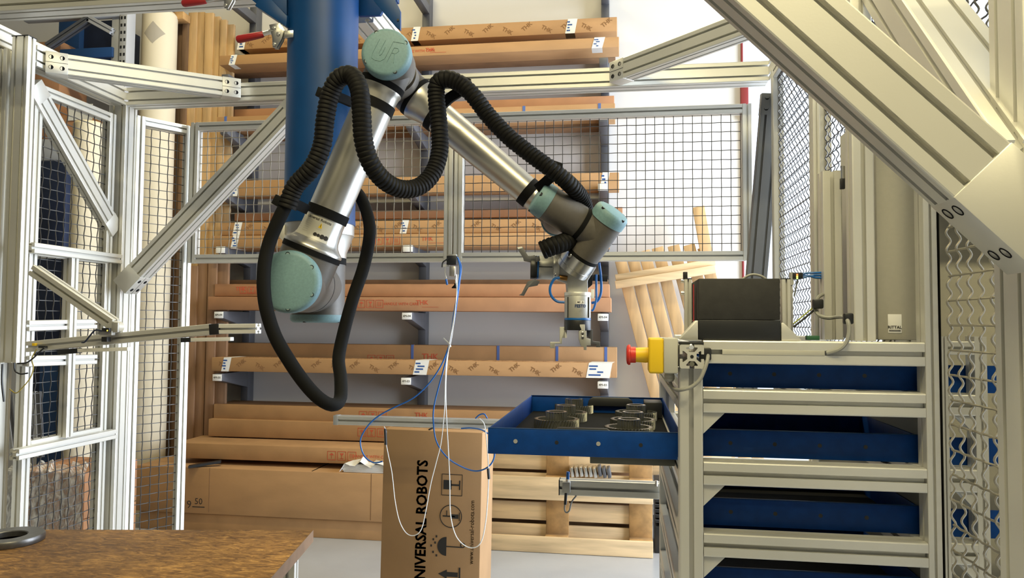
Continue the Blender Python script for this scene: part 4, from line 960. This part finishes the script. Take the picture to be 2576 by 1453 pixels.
wire('cable', 'yellow cable dangling below the hanging post', [onY(92, 878, Yl-.01), onY(80, 902, Yl-.01), onY(84, 925, Yl-.01), onY(76, 950, Yl-.01), onY(56, 975, Yl-.01), onY(40, 988, Yl-.01), onY(24, 978, Yl-.01)], .002, mat('dull_yellow_jacket', (.34, .27, .05), .5))
wire('cable', 'second black cable hanging in a loop below the hanging post', [onY(36, 912, Yl), onY(38, 932, Yl), onY(52, 940, Yl), onY(70, 938, Yl)], .0028, BLACKP)
wire('cable', 'dark cable hanging straight down at the left picture edge', [onY(6, 915, Yl), onY(5, 960, Yl), onY(10, 1010, Yl)], .0035, BLACKP)

# ================================================================== HORIZONTAL RAIL, SENSOR AND AIR LINES
HR = thing('support_rail', 'thin horizontal aluminium rail with a grey end cap above the printed box', 'rail', onY(900, 1068, 3.22))
a = onY(850, 1056.5, 3.22); b = onY(1300, 1068, 3.22)
pbar('profile', V((a.x, 3.24, a.z)), V((.50, 3.24, a.z)), AZ, .040, .04, HR)
MB().box((a.x-.022, 3.219, a.z-.021), (a.x, 3.261, a.z+.021)).build('end_cap', ALUD, HR, bevel=.002)
VS = thing('valve', 'small black valve with blue air lines under the middle of the mesh frame', 'valve', onY(1138, 700, 3.26))
Yv = 3.255
MB().obox(onY(1138, 655, Yv), AX*.022, AY*.02, AZ*.020).build('valve_body', BLACKP, VS, bevel=.002)
MB().obox(onY(1139, 643, Yv), AX*.018, AY*.014, AZ*.006).build('holder', ALUD, VS, bevel=.001)
MB().obox(onY(1139, 682, Yv), AX*.013, AY*.013, AZ*.022).build('cylinder', STEEL, VS, bevel=.002)
MB().cyl(onY(1147, 690, Yv), onY(1147, 712, Yv), .004, 10).build('rod', CHROME, VS)
MB().lathe([(0, .005), (.008, .007), (.018, .017), (.022, .017)], onY(1146, 712, Yv), -AZ, 18).build('suction_cup', BLACKR, VS)
MB().obox(onY(1122, 667, Yv), AX*.016, AY*.002, AZ*.006).build('bracket', PAPER, VS, smooth=0)
MB().tube(spline([onY(1120, 672, Yv), onY(1120, 686, Yv), onY(1123, 700, Yv)], 5), .003, 6).build('white_wire', TUBEW, VS)
MB().cyl(onY(1122, 702, Yv), onY(1125, 716, Yv), .005, 8).build('blue_tip', TUBEB, VS)
MB().tube(spline([onY(1136, 644, Yv-.02), onY(1124, 652, Yv-.02), onY(1114, 660, Yv-.02), onY(1112, 672, Yv-.02)], 5), .003, 6).build('black_wire', BLACKP, VS)
LG = 'air lines hanging from the valve'
def ln(label, P, m, r=.0032, Y=3.20): return wire('air_line', label, [onY(x, y, Y) for x, y in P], r, m, group=LG)
ln('blue air line hanging from the valve and swinging left over the support rail', [(1150, 646), (1160, 670), (1156, 710), (1148, 770), (1136, 840), (1124, 885), (1106, 925), (1078, 965), (1040, 1000), (990, 1025), (955, 1044), (930, 1065), (910, 1095), (907, 1120), (918, 1148), (940, 1163), (962, 1160)], TUBEB, Y=3.205)
ln('second blue air line hanging in a wide loop in front of the printed box', [(1152, 648), (1157, 680), (1150, 740), (1140, 800), (1132, 860), (1118, 920), (1104, 970), (1092, 1020), (1090, 1060), (1098, 1110), (1125, 1150), (1165, 1175), (1200, 1184), (1230, 1172), (1244, 1145), (1240, 1110)], TUBEB, Y=3.195)
ln('white cable hanging from the valve in a long loop in front of the printed box', [(1146, 700), (1149, 740), (1140, 810), (1128, 880), (1122, 950), (1122, 1020), (1126, 1100), (1131, 1200), (1133, 1290), (1146, 1345), (1170, 1372), (1195, 1376), (1212, 1358), (1222, 1310), (1227, 1250), (1229, 1190), (1226, 1130), (1219, 1070), (1206, 1052)], TUBEW, .0023, 3.19)
ln('second white cable hanging down to the left half of the printed box', [(1152, 690), (1146, 770), (1136, 850), (1124, 900), (1120, 960), (1118, 1030), (1110, 1110), (1098, 1160), (1084, 1215), (1072, 1280), (1060, 1330), (1042, 1346), (1022, 1340), (1005, 1310), (994, 1260), (986, 1190), (976, 1140), (970, 1105), (972, 1085), (966, 1072)], TUBEW, .0020, 3.185)
ln('short blue line tied over the support rail near the tray', [(1160, 1077), (1185, 1076), (1210, 1080), (1228, 1090)], TUBEB, .003, 3.20)
wire('cable_tie', 'white cable tie end sticking out of the bundle of air lines', [onY(1116, 850, 3.19), onY(1130, 864, 3.19), onY(1134, 872, 3.19)], .003, TUBEW)
wire('cable_tie', 'blue and white tie on the support rail beside the tray corner', [onY(1196, 1052, 3.19), onY(1206, 1043, 3.19), onY(1218, 1041, 3.19), onY(1226, 1052, 3.19)], .003, TUBEB)
for px, py0, py1, lb in ((969, 1078, 1118, 'black cable coupling hanging in front of the left edge of the printed box'), (1228, 1178, 1204, 'black cable coupling hanging in front of the right edge of the printed box')):
    tag(MB().cyl(onY(px, py0, 3.18), onY(px+2, py1, 3.18), .006, 10).build('coupling', BLACKP), lb, 'coupling')

# ================================================================== COLUMN AND ROBOT
BX0 = V((-.8534, 2.0241, 0)); ZS = 1.5364
RC = .0985
CM = thing('robot_mount', 'thick blue painted steel column hanging from above, carrying the robot', 'column', BX0+AZ*1.705)
MB().lathe([(0, RC), (.95, RC)], BX0+AZ*1.722, AZ, 64).build('tube', BLUE, CM)
MB().lathe([(0, RC+.001), (.012, RC+.001)], BX0+AZ*1.712, AZ, 64).build('flange', BLUE, CM)
MB().obox(BX0+AY*.100+AZ*2.47, AX*.19, AY*.012, AZ*.085).build('mounting_plate', BLUE, CM, bevel=.003)
def fin(pts, Y0, th, name='gusset'):
    P = [onY(x, y, Y0) for x, y in pts]; mb = MB(); k = len(P)
    mb.add(P+[p+AY*th for p in P], [tuple(range(k)), tuple(range(k, 2*k))[::-1]]+[(i, i+k, (i+1) % k+k, (i+1) % k) for i in range(k)])
    return mb.build(name, BLUE, CM, bevel=.001)
fin([(634, 0), (630, -60), (720, -60), (722, 66), (716, 66)], 1.985, .012)
fin([(641, 14), (720, 66), (722, 40), (665, -20)], 1.94, .045)
fin([(902, -60), (985, -60), (985, 5), (965, 22), (956, 38), (902, 40)], 2.075, .012)
fin([(936, -40), (975, -40), (1007, 28), (1007, 76), (996, 68), (940, 2)], 1.93, .010)
q = onY(1001, 50, 1.928); MB().cyl(q, q-AY*.001, .003, 10).build('hole', BLACKP, CM)

def clampthing(label, hx0, hy0, hx1, hy1, bx, by, Y):
    # toggle clamp: red grip from (hx0,hy0) to (hx1,hy1), steel body at (bx,by)
    a = onY(hx0, hy0, Y); b = onY(hx1, hy1, Y); c = onY(bx, by, Y); t = thing('toggle_clamp', label, 'clamp', c, 'red handled toggle clamps')
    d = (b-a); L = d.length; d.normalize()
    MB().lathe([(0, .004), (.003, .009), (.008, .011), (L*.75, .0095), (L-.004, .0085), (L, .006)], a, d, 20).build('grip', RED, t)
    e = c-b
    MB().tube(spline([b-d*.01, b+d*.03+AZ*.004, c+AZ*.02], 5), .0065, 10).build('lever', CHROME, t)
    for k in (-.006, .006):
        mb = MB(); P = [(-.018, .030), (.014, .034), (.024, .012), (.020, -.012), (.006, -.036), (-.006, -.034), (-.008, -.008)]
        mb.prism(P, c+AY*k, c+AY*(k+.004), AX, AZ); mb.build('side_plate', CHROME, t, bevel=.001)
    for x, z in ((-.003, .020), (.010, .002), (-.001, -.026)):
        p = c+V((x, -.007, z)); MB().lathe([(0, .0055), (.002, .0052), (.0035, .003)], p, -AY, 12).build('rivet', CHROME, t)
    MB().obox(c+V((.030, .005, .004)), AX*.02, AY*.004, AZ*.010).build('foot', CHROME, t, bevel=.001)
clampthing('lower toggle clamp with red handle just left of the blue column', 595, 100, 664, 86, 694, 90, 1.93)
clampthing('upper toggle clamp with red handle in front of the crossbeam at the top', 458, 9, 520, 2, 572, -6, 2.05)

RB_ = thing('robot', 'silver and grey industrial robot arm with teal joint caps hanging from the blue column', 'robot', BX0+AZ*1.712)
def dome_cap(C, ax, r, L, name='joint_cap', screws=4, ang=.6, par=None, rs=.86):
    # teal cap: base plane at C, ax outward
    ax = ax.normalized()
    o = MB().lathe([(0, r), (L*.55, r), (L*.80, r*.965), (L*.95, r*.90), (L, r*.82), (L, 0)], C, ax, 56).build(name, CAPT, par or RB_, smooth=.9)
    u = ax.orthogonal().normalized()
    u = (EX-ax*EX.dot(ax)).normalized(); w = ax.cross(u)
    for i in range(screws):
        a = ang+2*PI*i/screws; p = C+ax*(L*.93)+(u*math.cos(a)+w*math.sin(a))*(r*rs)
        MB().lathe([(-.004, .0058), (.0012, .0058), (.0013, .0046), (-.0004, .0040), (-.0004, 0)], p, ax, 14).build('screw_recess', BLACKP, o)
        MB().lathe([(-.001, .0030), (.0009, .0026), (.0010, 0)], p, ax, 10).build('screw', ALUD, o)
    return o
# base
B0 = BX0+AZ*1.712
MB().lathe([(0, .0965), (.030, .0965), (.034, .093), (.060, .084), (.080, .076), (.094, .0755)], B0, -AZ, 56).build('base', STEEL, RB_)
mb = MB(); P = [(-.115, .0), (-.060, .0), (-.060, -.088), (-.078, -.060), (-.100, -.036)]
mb.prism([(p[0], p[1]) for p in P], B0+EZ*.045-AZ*.004, B0-EZ*.045-AZ*.004, EX, AZ); mb.build('connector_box', ALU, RB_, bevel=.006)
MB().lathe([(0, .0757), (.018, .0757)], B0-AZ*.094, -AZ, 56).build('seal_ring', BLACKR, RB_)
S0 = V((BX0.x, BX0.y, ZS))
z0 = 1.712-.112
MB().lathe([(0, .0735), (z0-(ZS-.078), .0735), (z0-(ZS-.078)+.001, .0)], V((BX0.x, BX0.y, z0)), -AZ, 56).build('shoulder_casing', UGREY, RB_)
dome_cap(V((BX0.x, BX0.y, ZS-.078)), -AZ, .0755, .022, ang=.3)
# shoulder towards the viewer
MB().lathe([(0, .070), (.115, .0735)], S0, EZ, 56).build('shoulder_casing', UGREY, RB_)
MB().ring(S0+EZ*.115, EZ, .0742, .06, .004, 56).build('seam', BLACKP, RB_)
MB().lathe([(0, .0735), (.148, .0745)], S0+EZ*.119, EZ, 56).build('shoulder_casing', UGREY, RB_)
fc = onP(728, 709, S0+EZ*.292, EF)
SC0 = S0+EZ*.267
dome_cap(SC0, EZ, .0775, .026, screws=6, ang=.55)
# upper arm
A0 = S0+EZ*.200
ECAP = onP(970, 130, S0+EZ*.290, EF)
A1 = ECAP-EZ*.090
ua = (A1-A0).normalized(); LU = (A1-A0).length
MB().lathe([(.0, .0735), (.080, .0745)], A0, ua, 56).build('arm_casing', UGREY, RB_)
MB().lathe([(0, .0762), (.014, .0762)], A0+ua*.080, ua, 56).build('seal_ring', BLACKR, RB_)
MB().lathe([(.094, .0758), (.098, .0762), (.103, .0740), (.111, .0650), (.119, .0585), (.128, .0550), (.142, .0530), (.165, .0519), (LU*.5, .0515), (LU-.14, .0515), (LU-.092, .0515), (LU-.080, .0535), (LU-.074, .0560), (LU-.070, .0562)], A0, ua, 64).build('upper_arm_tube', STEEL, RB_)
MB().lathe([(0, .0575), (.016, .0585)], A0+ua*(LU-.070), ua, 56).build('seal_ring', BLACKR, RB_)
MB().lathe([(0, .0570), (.056, .0585)], A0+ua*(LU-.054), ua, 56).build('elbow_casing', UGREY, RB_)
# elbow
MB().lathe([(0, .0), (.0005, .0560), (.02, .0600), (.105, .0600)], A1-EZ*.045, EZ, 56).build('elbow_casing', UGREY, RB_)
ec = dome_cap(A1+EZ*.060, EZ, .0625, .030, screws=4, ang=.45)
# raised monogram on the elbow cap
ctr = A1+EZ*.0903+EX*.000
tt = math.radians(-32)
ru = (EX*math.cos(-.18)+UP*math.sin(-.18)); rv = (UP*math.cos(-.18)-EX*math.sin(-.18))+ru*.28
mg = MB()
def stroke(P, s=.030):
    mg.tube([ctr+ru*(x*s)+rv*(y*s) for x, y in P], .0008, 5)
stroke([(-.95, .95), (-.95, -.35), (-.85, -.70), (-.5, -.85), (-.05, -.85), (.2, -.6), (.2, .95), (1.15, .95)])
stroke([(-.45, .95), (-.45, -.25), (-.3, -.4), (-.2, -.25), (-.2, .35)])
stroke([(.5, .45), (.85, .45), (1.0, .25), (.85, .0), (.5, .0)]); stroke([(.5, .45), (.5, -.85)]); stroke([(.75, .0), (1.05, -.8)])
mg.build('monogram', mat('teal_plastic_shade', (.15, .26, .26), .55), ec)
# rear half of the elbow and forearm
E2 = A1-EZ*.1719
MB().lathe([(0, .0), (.001, .0500), (.010, .0560), (.1200, .0575), (.150, .056)], E2-EZ*.045, EZ, 56).build('elbow_casing', UGREY, RB_)
W1t = zc(1404, 548, (E2-CO).dot(CF)-.012)
W1 = onP(1404, 546, E2, EF)
fa = (W1-E2).normalized(); LF = (W1-E2).length
MB().lathe([(0, .0555), (.048, .0575)], E2, fa, 56).build('elbow_casing', UGREY, RB_)
MB().lathe([(0, .0592), (.014, .0592)], E2+fa*.048, fa, 56).build('seal_ring', BLACKR, RB_)
MB().lathe([(.062, .0590), (.066, .0595), (.074, .0585), (.092, .0520), (.108, .0475), (.128, .0455), (LF*.5, .0440), (LF-.12, .0392), (LF-.085, .0385), (LF-.075, .0395), (LF-.060, .0400)], E2, fa, 64).build('forearm_tube', STEEL, RB_)
MB().lathe([(0, .0405), (.010, .0410)], E2+fa*(LF-.060), fa, 48).build('seal_ring', BLACKR, RB_)
MB().lathe([(0, .040), (.055, .043)], E2+fa*(LF-.050), fa, 48).build('wrist_casing', UGREY, RB_)
MB().lathe([(0, .0), (.001, .036), (.012, .0435), (.055, .0445), (.110, .0445), (.125, .040), (.126, 0)], W1-EZ*.058, EZ, 48).build('wrist_casing', UGREY, RB_)
dome_cap(W1-EZ*.058, -EZ, .046, .020, ang=.4)
# second wrist module
W2 = W1+EZ*.1149
a2 = (EX*.858-UP*.515-EZ*.16).normalized()
MB().lathe([(0, .0465), (.096, .0470), (.099, .0455)], W2-a2*.040, a2, 48).build('wrist_casing', UGREY, RB_)
dome_cap(W2-a2*.040, -a2, .0478, .036, ang=.3)
MB().lathe([(0, .0478), (.012, .0478)], W2+a2*.0585, a2, 48).build('seal_ring', BLACKR, RB_)
MB().lathe([(.070, .0468), (.118, .0468)], W2, a2, 48).build('wrist_casing', UGREY, RB_)
# third wrist module and tool flange
W3 = W2+a2*.1157
a3 = (-EX*.42-UP*.81-EZ*.40).normalized(); a3 = (a3-a2*a3.dot(a2)).normalized()
MB().lathe([(0, .0462), (.04, .0475), (.108, .0475)], W3-a3*.044, a3, 48).build('wrist_casing', UGREY, RB_)
dome_cap(W3-a3*.044, -a3, .0485, .034, ang=2.2)
MB().lathe([(0, .0480), (.010, .0480)], W3+a3*.064, a3, 48).build('seal_ring', BLACKR, RB_)
fl_ = MB().lathe([(0, .0478), (.030, .0478), (.0305, .0462), (.0318, .0462), (.032, .0478), (.046, .0478), (.047, .0)], W3+a3*.074, a3, 56).build('tool_flange', CHROME, RB_, smooth=.5)
pf = W3+a3*.088+(EZ*.8-EX*.55+UP*.2).normalized()*.047
MB().lathe([(0, .0062), (.003, .0060), (.0045, .0035), (.0046, 0)], pf, (EZ*.8-EX*.55+UP*.2).normalized(), 14).build('bolt', CHROME, RB_)
# rating label wrapped on the upper arm
mb = MB(); f0 = (EZ-ua*EZ.dot(ua)).normalized(); s0 = ua.cross(f0).normalized()
if s0.dot(EX) < 0: s0 = -s0
_PR = ((.094, .0758), (.103, .0740), (.111, .0650), (.119, .0585), (.128, .0550), (.142, .0530), (.165, .0519), (.3, .0519))
def onarm(ang, t, off=.0):
    for (a_, ra), (b_, rb) in zip(_PR[:-1], _PR[1:]):
        if a_ <= t <= b_: r = ra+(rb-ra)*(t-a_)/(b_-a_); break
    else: r = .0519
    return A0+ua*t+(f0*math.cos(ang)+s0*math.sin(ang))*(r+.0006+off)
n = 16; vs = []; ts_ = (.119, .124, .128, .135, .142, .150, .165, .176)
for i in range(n+1):
    an = -1.05+1.80*i/n
    vs += [onarm(an, t_) for t_ in ts_]
k8 = len(ts_)
mb.add(vs, [(i*k8+j, (i+1)*k8+j, (i+1)*k8+j+1, i*k8+j+1) for i in range(n) for j in range(k8-1)])
lb = mb.build('rating_label', mat('silver_label_film', (.56, .54, .47), .4, .1), RB_, smooth=1)
mb = MB()
def small(txt, ang, t, s, bold=0):
    vs, fs = text_geo(txt, bold)
    mb.add([onarm(ang+p[0]*s/.054, t+p[1]*s, .0006) for p in vs], fs)
small('Universal Robots', -.02, .170, .0100, .01)
for i in range(7):
    small('\u2014\u2014\u2014', -.88, .165-.0052*i, .0034); small('\u2014\u2014 \u2014\u2014\u2014', -.45, .163-.0052*i, .0032)
small('\u2014\u2014\u2014\u2014', .18, .146, .0034)
for k, ang in enumerate((.10, .25, .43, .62)):
    m_ = 14; rr_ = (.0046, .0040, .0058, .0058)[k]; cc = [(rr_*math.cos(2*PI*j/m_), rr_*math.sin(2*PI*j/m_)) for j in range(m_)]
    mb.add([onarm(ang+x/.054, .132+y, .0010) for x, y in cc], [tuple(range(m_))])
mb.build('label_print', INK, lb, smooth=0)
mb = MB(); mb.add([onarm(.10, .150, .0010), onarm(.28, .150, .0010), onarm(.19, .164, .0010)], [(0, 1, 2)]); mb.build('warning_triangle', YEL, lb, smooth=0)
mb = MB(); mb.add([onarm(.18, .152, .0014), onarm(.20, .152, .0014), onarm(.20, .160, .0014), onarm(.18, .160, .0014)], [(0, 1, 2, 3)]); mb.build('label_print', INK, lb, smooth=0)

# ---- straps
def band(name, C, ax, r, w, label): return tag(MB().ring(C-ax*(w/2), ax, r+.0022, r, w, 48).build(name, BLACKR), label, 'strap', 'black hose straps on the robot')
def tpar(px, py, P0, ax):     # parameter along an axis nearest to a pixel
    d = ray(px, py).normalized(); w0 = P0-CO; b = ax.dot(d); return (b*w0.dot(d)-w0.dot(ax))/(1-b*b)
band('strap', A0+ua*tpar(945, 268, A0, ua), ua, .0519, .024, 'black strap round the silver upper arm below the elbow')
band('strap', A0+ua*tpar(815, 535, A0, ua), ua, .0521, .024, 'black strap round the upper arm just above the rating label')
band('strap', E2+fa*tpar(1336, 478, E2, fa), fa, .0394, .026, 'black strap round the end of the silver forearm')
band('strap', E2+fa*tpar(1102, 285, E2, fa), fa, .0475, .020, 'black strap round the forearm near the elbow')
# strap tabs holding the hose
def tab(label, pts, ts, w, th=.006):
    P = spline([zc(x, y, t) for (x, y), t in zip(pts, ts)], 5); mb = MB(); vs = []
    for i, p in enumerate(P):
        d = (P[min(i+1, len(P)-1)]-P[max(i-1, 0)]).normalized(); n = (CF-d*CF.dot(d)).normalized(); s = d.cross(n)
        vs += [p+s*w/2+n*th/2, p-s*w/2+n*th/2, p-s*w/2-n*th/2, p+s*w/2-n*th/2]
    k = len(P)
    mb.add(vs, [(4*i+j, 4*i+(j+1) % 4, 4*i+4+(j+1) % 4, 4*i+4+j) for i in range(k-1) for j in range(4)]+[(0, 3, 2, 1), (4*k-4, 4*k-3, 4*k-2, 4*k-1)])
    return tag(mb.build('hose_clip', BLACKR, bevel=.001), label, 'clip', 'black hose clips on the robot')
tab('black clip tying the conduit to the upper arm below the elbow', [(798, 230), (828, 240), (856, 246), (884, 258)], [1.80, 1.80, 1.82, 1.86], .022, .012)
tab('black clip tying the conduit to the upper arm above the rating label', [(690, 500), (714, 512), (744, 514), (772, 526)], [1.80, 1.80, 1.83, 1.88], .024, .012)
tab('black clip tying the conduit to the forearm near the elbow', [(1174, 196), (1160, 226), (1132, 246), (1108, 268)], [1.93, 1.93, 1.96, 2.0], .026, .012)
tab('black clip tying the conduit to the end of the forearm', [(1404, 408), (1394, 436), (1372, 458), (1352, 474)], [1.93, 1.93, 1.96, 1.98], .026, .012)

# ---- conduit hoses
def hose(label, pts, ts, r, ringed=True, m=HOSEM, n=14):
    P = [zc(x, y, t) for (x, y), t in zip(pts, ts)]; Q = spline(P, 24)
    L = [0]
    for a, b in zip(Q[:-1], Q[1:]): L.append(L[-1]+(b-a).length)
    tot = L[-1]; step = .0026 if ringed else .012; k = int(tot/step); out = []; rr = []; j = 0
    for i in range(k+1):
        s = tot*i/k
        while j < len(L)-2 and L[j+1] < s: j += 1
        f = (s-L[j])/max(1e-9, L[j+1]-L[j]); out.append(Q[j].lerp(Q[j+1], f)); rr.append(r*(1.0 if i % 4 in (0, 1) else .965 if i % 4 == 2 else .90) if ringed else r)
    return tag(MB().tube(out, rr, n).build('conduit_hose', m, smooth=.5 if ringed else 1), label, 'hose')
HG1 = [(722, 522), (742, 470), (786, 420), (810, 365), (818, 300), (830, 240), (852, 198), (884, 190), (904, 226), (910, 290), (914, 350), (930, 405), (962, 450), (1005, 474), (1052, 470), (1088, 436), (1106, 380), (1104, 310), (1098, 250), (1100, 212), (1122, 198), (1156, 210), (1190, 240), (1230, 292), (1280, 344), (1335, 388), (1390, 428), (1436, 466), (1466, 505), (1476, 545)]
HT1 = [1.80, 1.80, 1.79, 1.79, 1.79, 1.79, 1.78, 1.77, 1.75, 1.74, 1.74, 1.75, 1.78, 1.82, 1.86, 1.89, 1.91, 1.92, 1.93, 1.93, 1.92, 1.92, 1.92, 1.93, 1.93, 1.93, 1.93, 1.95, 2.02, 2.08]
hose('ribbed black conduit looping along the robot arm from the base to the wrist', HG1, HT1, .0225)
HG2 = [(724, 506), (700, 555), (676, 615), (664, 680), (667, 760), (690, 840), (726, 905), (768, 965), (806, 1004), (838, 1018), (856, 1002), (857, 950), (852, 900), (866, 830), (888, 750), (912, 680), (926, 620), (930, 570), (918, 520), (898, 484), (872, 470)]
HT2 = [1.80, 1.80, 1.80, 1.79, 1.78, 1.78, 1.78, 1.79, 1.80, 1.82, 1.86, 1.90, 1.93, 1.95, 1.96, 1.97, 1.98, 2.0, 2.03, 2.07, 2.12]
hose('smooth black cable sleeve hanging in a long loop below the robot shoulder', HG2, HT2, .0162, False, BLACKR)
hose('short ribbed end of the black conduit above the grippers', [(1462, 585), (1440, 600), (1412, 612), (1386, 620), (1362, 630)], [2.08, 2.02, 1.99, 1.98, 1.98], .0255)

# ================================================================== DOUBLE GRIPPER
TF = W3+a3*.121
GD = (TF-CO).dot(CF)
def gz(px, py, dz=0): return zc(px, py, GD-.004+dz)
GR = thing('double_gripper', 'double gripper on the robot wrist, one three jaw gripper down and one sideways', 'gripper', gz(1453, 735))
k_ = (GD-.004)/FPX    # metres per pixel at the gripper
# carrier
c = gz(1432, 672)
mb = MB(); P = [gz(1398, 640), gz(1440, 628), gz(1500, 672), gz(1478, 706), gz(1479, 738), gz(1428, 738), gz(1426, 712), gz(1402, 704)]
kk = len(P); mb.add([p-CF*.004 for p in P]+[p+CF*.055 for p in P], [tuple(range(kk)), tuple(range(kk, 2*kk))[::-1]]+[(i, i+kk, (i+1) % kk+kk, (i+1) % kk) for i in range(kk)])
mb.build('carrier', ALUD, GR, bevel=.003)
for x, y in ((1394, 664), (1396, 690)):
    p = gz(x, y)-CF*.006; MB().lathe([(0, .005), (.003, .0048), (.004, .002), (.0041, 0)], p, -CF, 12).build('bolt', CHROME, GR)
MB().cyl(gz(1406, 697)-CF*.010, gz(1426, 700)-CF*.008, .007, 12).build('brass_fitting', mat('brass', (.30, .16, .05), .35, 1.0), GR)
# downward gripper
ax = -UP; T0 = gz(1453, 735)
w = 33.5*k_
def gripper(T0, ax, side, front, Lb, r, name=''):
    # prismatic-round body: axis ax, side vector across, front vector to the viewer
    n = 32
    def body(t0, t1, m, nm, rs=1., bev=.001):
        P = []
        for i in range(n):
            a = 2*PI*i/n; P.append((r*rs*math.cos(a)*(1.0), r*rs*math.sin(a)))
        mb = MB(); mb.prism(P, T0+ax*t0, T0+ax*t1, side, front); return mb.build(nm, m, GR, bevel=bev, smooth=.7)
    body(0, Lb*.10, ALU, 'top_plate', 1.0); o = body(Lb*.10, Lb*.68, ALUD, 'body', .985)
    for s in (-.78, .78):
        MB().obox(T0+ax*(Lb*.40)+side*(s*r)+front*(r*.60), ax*(Lb*.27), side*.0012, front*.004).build('groove', BLACKP, o, smooth=0)
    body(Lb*.68, Lb*.735, TUBEB, 'blue_ring', 1.0); body(Lb*.735, Lb*1.0, BLACKP, 'jaw_base', 1.0)
    return o
Lb = 95*k_
gb = gripper(T0, ax, EX, EZ, Lb, w)
cb_ = T0+ax*(Lb*.40)+EZ*(w*.995)
p = cb_+ax*(-.012)-EX*.0; mb = MB()
def wrap(txt, xo, zo, s, bold, m, nm):
    vs, fs = text_geo(txt, bold); mb = MB()
    mb.add([T0+ax*(Lb*.40)+UP*(zo+q[1]*s)+EX*(w*math.sin((xo+q[0]*s)/w))*1.0+EZ*(w*math.cos((xo+q[0]*s)/w)*.985+.0008) for q in vs], fs); return mb.build(nm, m, gb, smooth=0)
mb = MB(); vs = []
for i in range(9):
    x = .0005+.021*i/8-.0065; vs += [T0+ax*(Lb*.40)+UP*(.0085)+EX*(w*math.sin(x/w))+EZ*(w*math.cos(x/w)*.985+.0005), T0+ax*(Lb*.40)+UP*(.0175)+EX*(w*math.sin(x/w))+EZ*(w*math.cos(x/w)*.985+.0005)]
mb.add(vs, [(2*i, 2*i+2, 2*i+3, 2*i+1) for i in range(8)]); mb.build('white_sticker', PAPER, gb, smooth=1)
wrap('MF_B', .0045, .0130, .0075, .012, INK, 'lettering'); wrap('FESTO', .005, .0030, .0110, .03, INKB, 'lettering'); wrap('\u2014\u2014', .006, -.0080, .0040, 0, INK, 'lettering'); wrap('\u2014\u2014\u2014', .005, -.0120, .003, 0, INK, 'lettering')
def poly(pts, d0, d1, m, nm, dz=0, par=GR, bev=.0006):
    P = [gz(x, y, dz) for x, y in pts]; kk = len(P); mb = MB()
    mb.add([p_-CF*d0 for p_ in P]+[p_+CF*d1 for p_ in P], [tuple(range(kk)), tuple(range(kk, 2*kk))[::-1]]+[(i, i+kk, (i+1) % kk+kk, (i+1) % kk) for i in range(kk)])
    return mb.build(nm, m, par, bevel=bev)
JM = ALUD
j = poly([(1408, 822), (1424, 822), (1424, 849), (1414, 849), (1414, 864), (1396, 864), (1396, 875), (1384, 875), (1384, 860), (1408, 860)], .006, .010, JM, 'jaw')
poly([(1421, 829), (1426, 829), (1426, 849), (1421, 849)], .0085, -.006, PAPER, 'white_tag', par=j)
j = poly([(1455, 814), (1468, 814), (1468, 830), (1472, 830), (1472, 848), (1482, 850), (1482, 866), (1472, 866), (1472, 877), (1466, 877), (1466, 870), (1458, 866), (1453, 850), (1453, 830), (1455, 830)], .040, -.026, JM, 'jaw')
for y in (835, 845): p = gz(1462, y)-CF*.0405; MB().lathe([(0, .0042), (.002, .004), (.0028, .002), (.0029, 0)], p, -CF, 12).build('bolt', CHROME, j)
poly([(1476, 828), (1491, 828), (1491, 858), (1510, 860), (1510, 873), (1500, 873), (1500, 866), (1482, 864), (1482, 848), (1476, 846)], .000, .014, SLATE, 'jaw')
# sideways gripper
ax2 = (-EX*1.0+UP*.02).normalized(); T2 = gz(1402, 674, .02); Lb2 = 68*k_
s2 = ax2.cross(EZ).normalized(); w2 = 30*k_
n = 32
def body2(t0, t1, m, nm, rs=1.):
    mb = MB(); mb.prism([(w2*rs*math.cos(2*PI*i/n), w2*rs*math.sin(2*PI*i/n)) for i in range(n)], T2+ax2*t0, T2+ax2*t1, s2, EZ); return mb.build(nm, m, GR, bevel=.001, smooth=.7)
body2(-.004, .012, ALU, 'top_plate', 1.03); o2 = body2(.012, Lb2*.70, ALUD, 'body'); body2(Lb2*.70, Lb2*.76, TUBEB, 'blue_ring'); body2(Lb2*.76, Lb2, BLACKP, 'jaw_base')
MB().obox(T2+ax2*(Lb2*.45)+EZ*(w2*.99), ax2*(Lb2*.25), UP*.0012, EZ*.001).build('groove', BLACKP, o2, smooth=0)
poly([(1300, 622), (1314, 620), (1330, 646), (1345, 641), (1348, 652), (1336, 660), (1318, 656), (1316, 648)], .004, .010, SLATE, 'jaw')
poly([(1301, 622), (1313, 620), (1315, 624), (1303, 627)], .0052, -.003, PAPER, 'bright_tip')
poly([(1328, 707), (1346, 702), (1358, 708), (1352, 718), (1330, 722), (1318, 744), (1305, 742), (1312, 738), (1322, 718)], .004, .010, SLATE, 'jaw')
poly([(1346, 648), (1356, 644), (1358, 656), (1348, 660)], .030, -.018, SLATE, 'jaw')
# air tubes at the gripper
def at_(P, r=.0036, m=TUBEB, d=-.03): return MB().tube(spline([gz(x, y, d) for x, y in P], 6), r, 10).build('air_tube', m, GR)
at_([(1408, 698), (1394, 702), (1384, 722), (1386, 742), (1400, 757), (1420, 760)])
at_([(1507, 660), (1512, 700), (1512, 735), (1503, 756), (1488, 762)], d=.03); at_([(1500, 690), (1500, 730), (1500, 752), (1494, 775), (1488, 782)], .0030, d=.02)
poly([(1494, 690), (1530, 692), (1528, 708), (1492, 706)], .0, .02, BLACKP, 'valve_block', .03); poly([(1474, 700), (1492, 690), (1490, 716), (1478, 726)], .0, .02, BLACKP, 'black_fitting', .03)
poly([(1487, 727), (1495, 727), (1495, 750), (1487, 750)], .001, .001, PAPER, 'white_sticker')
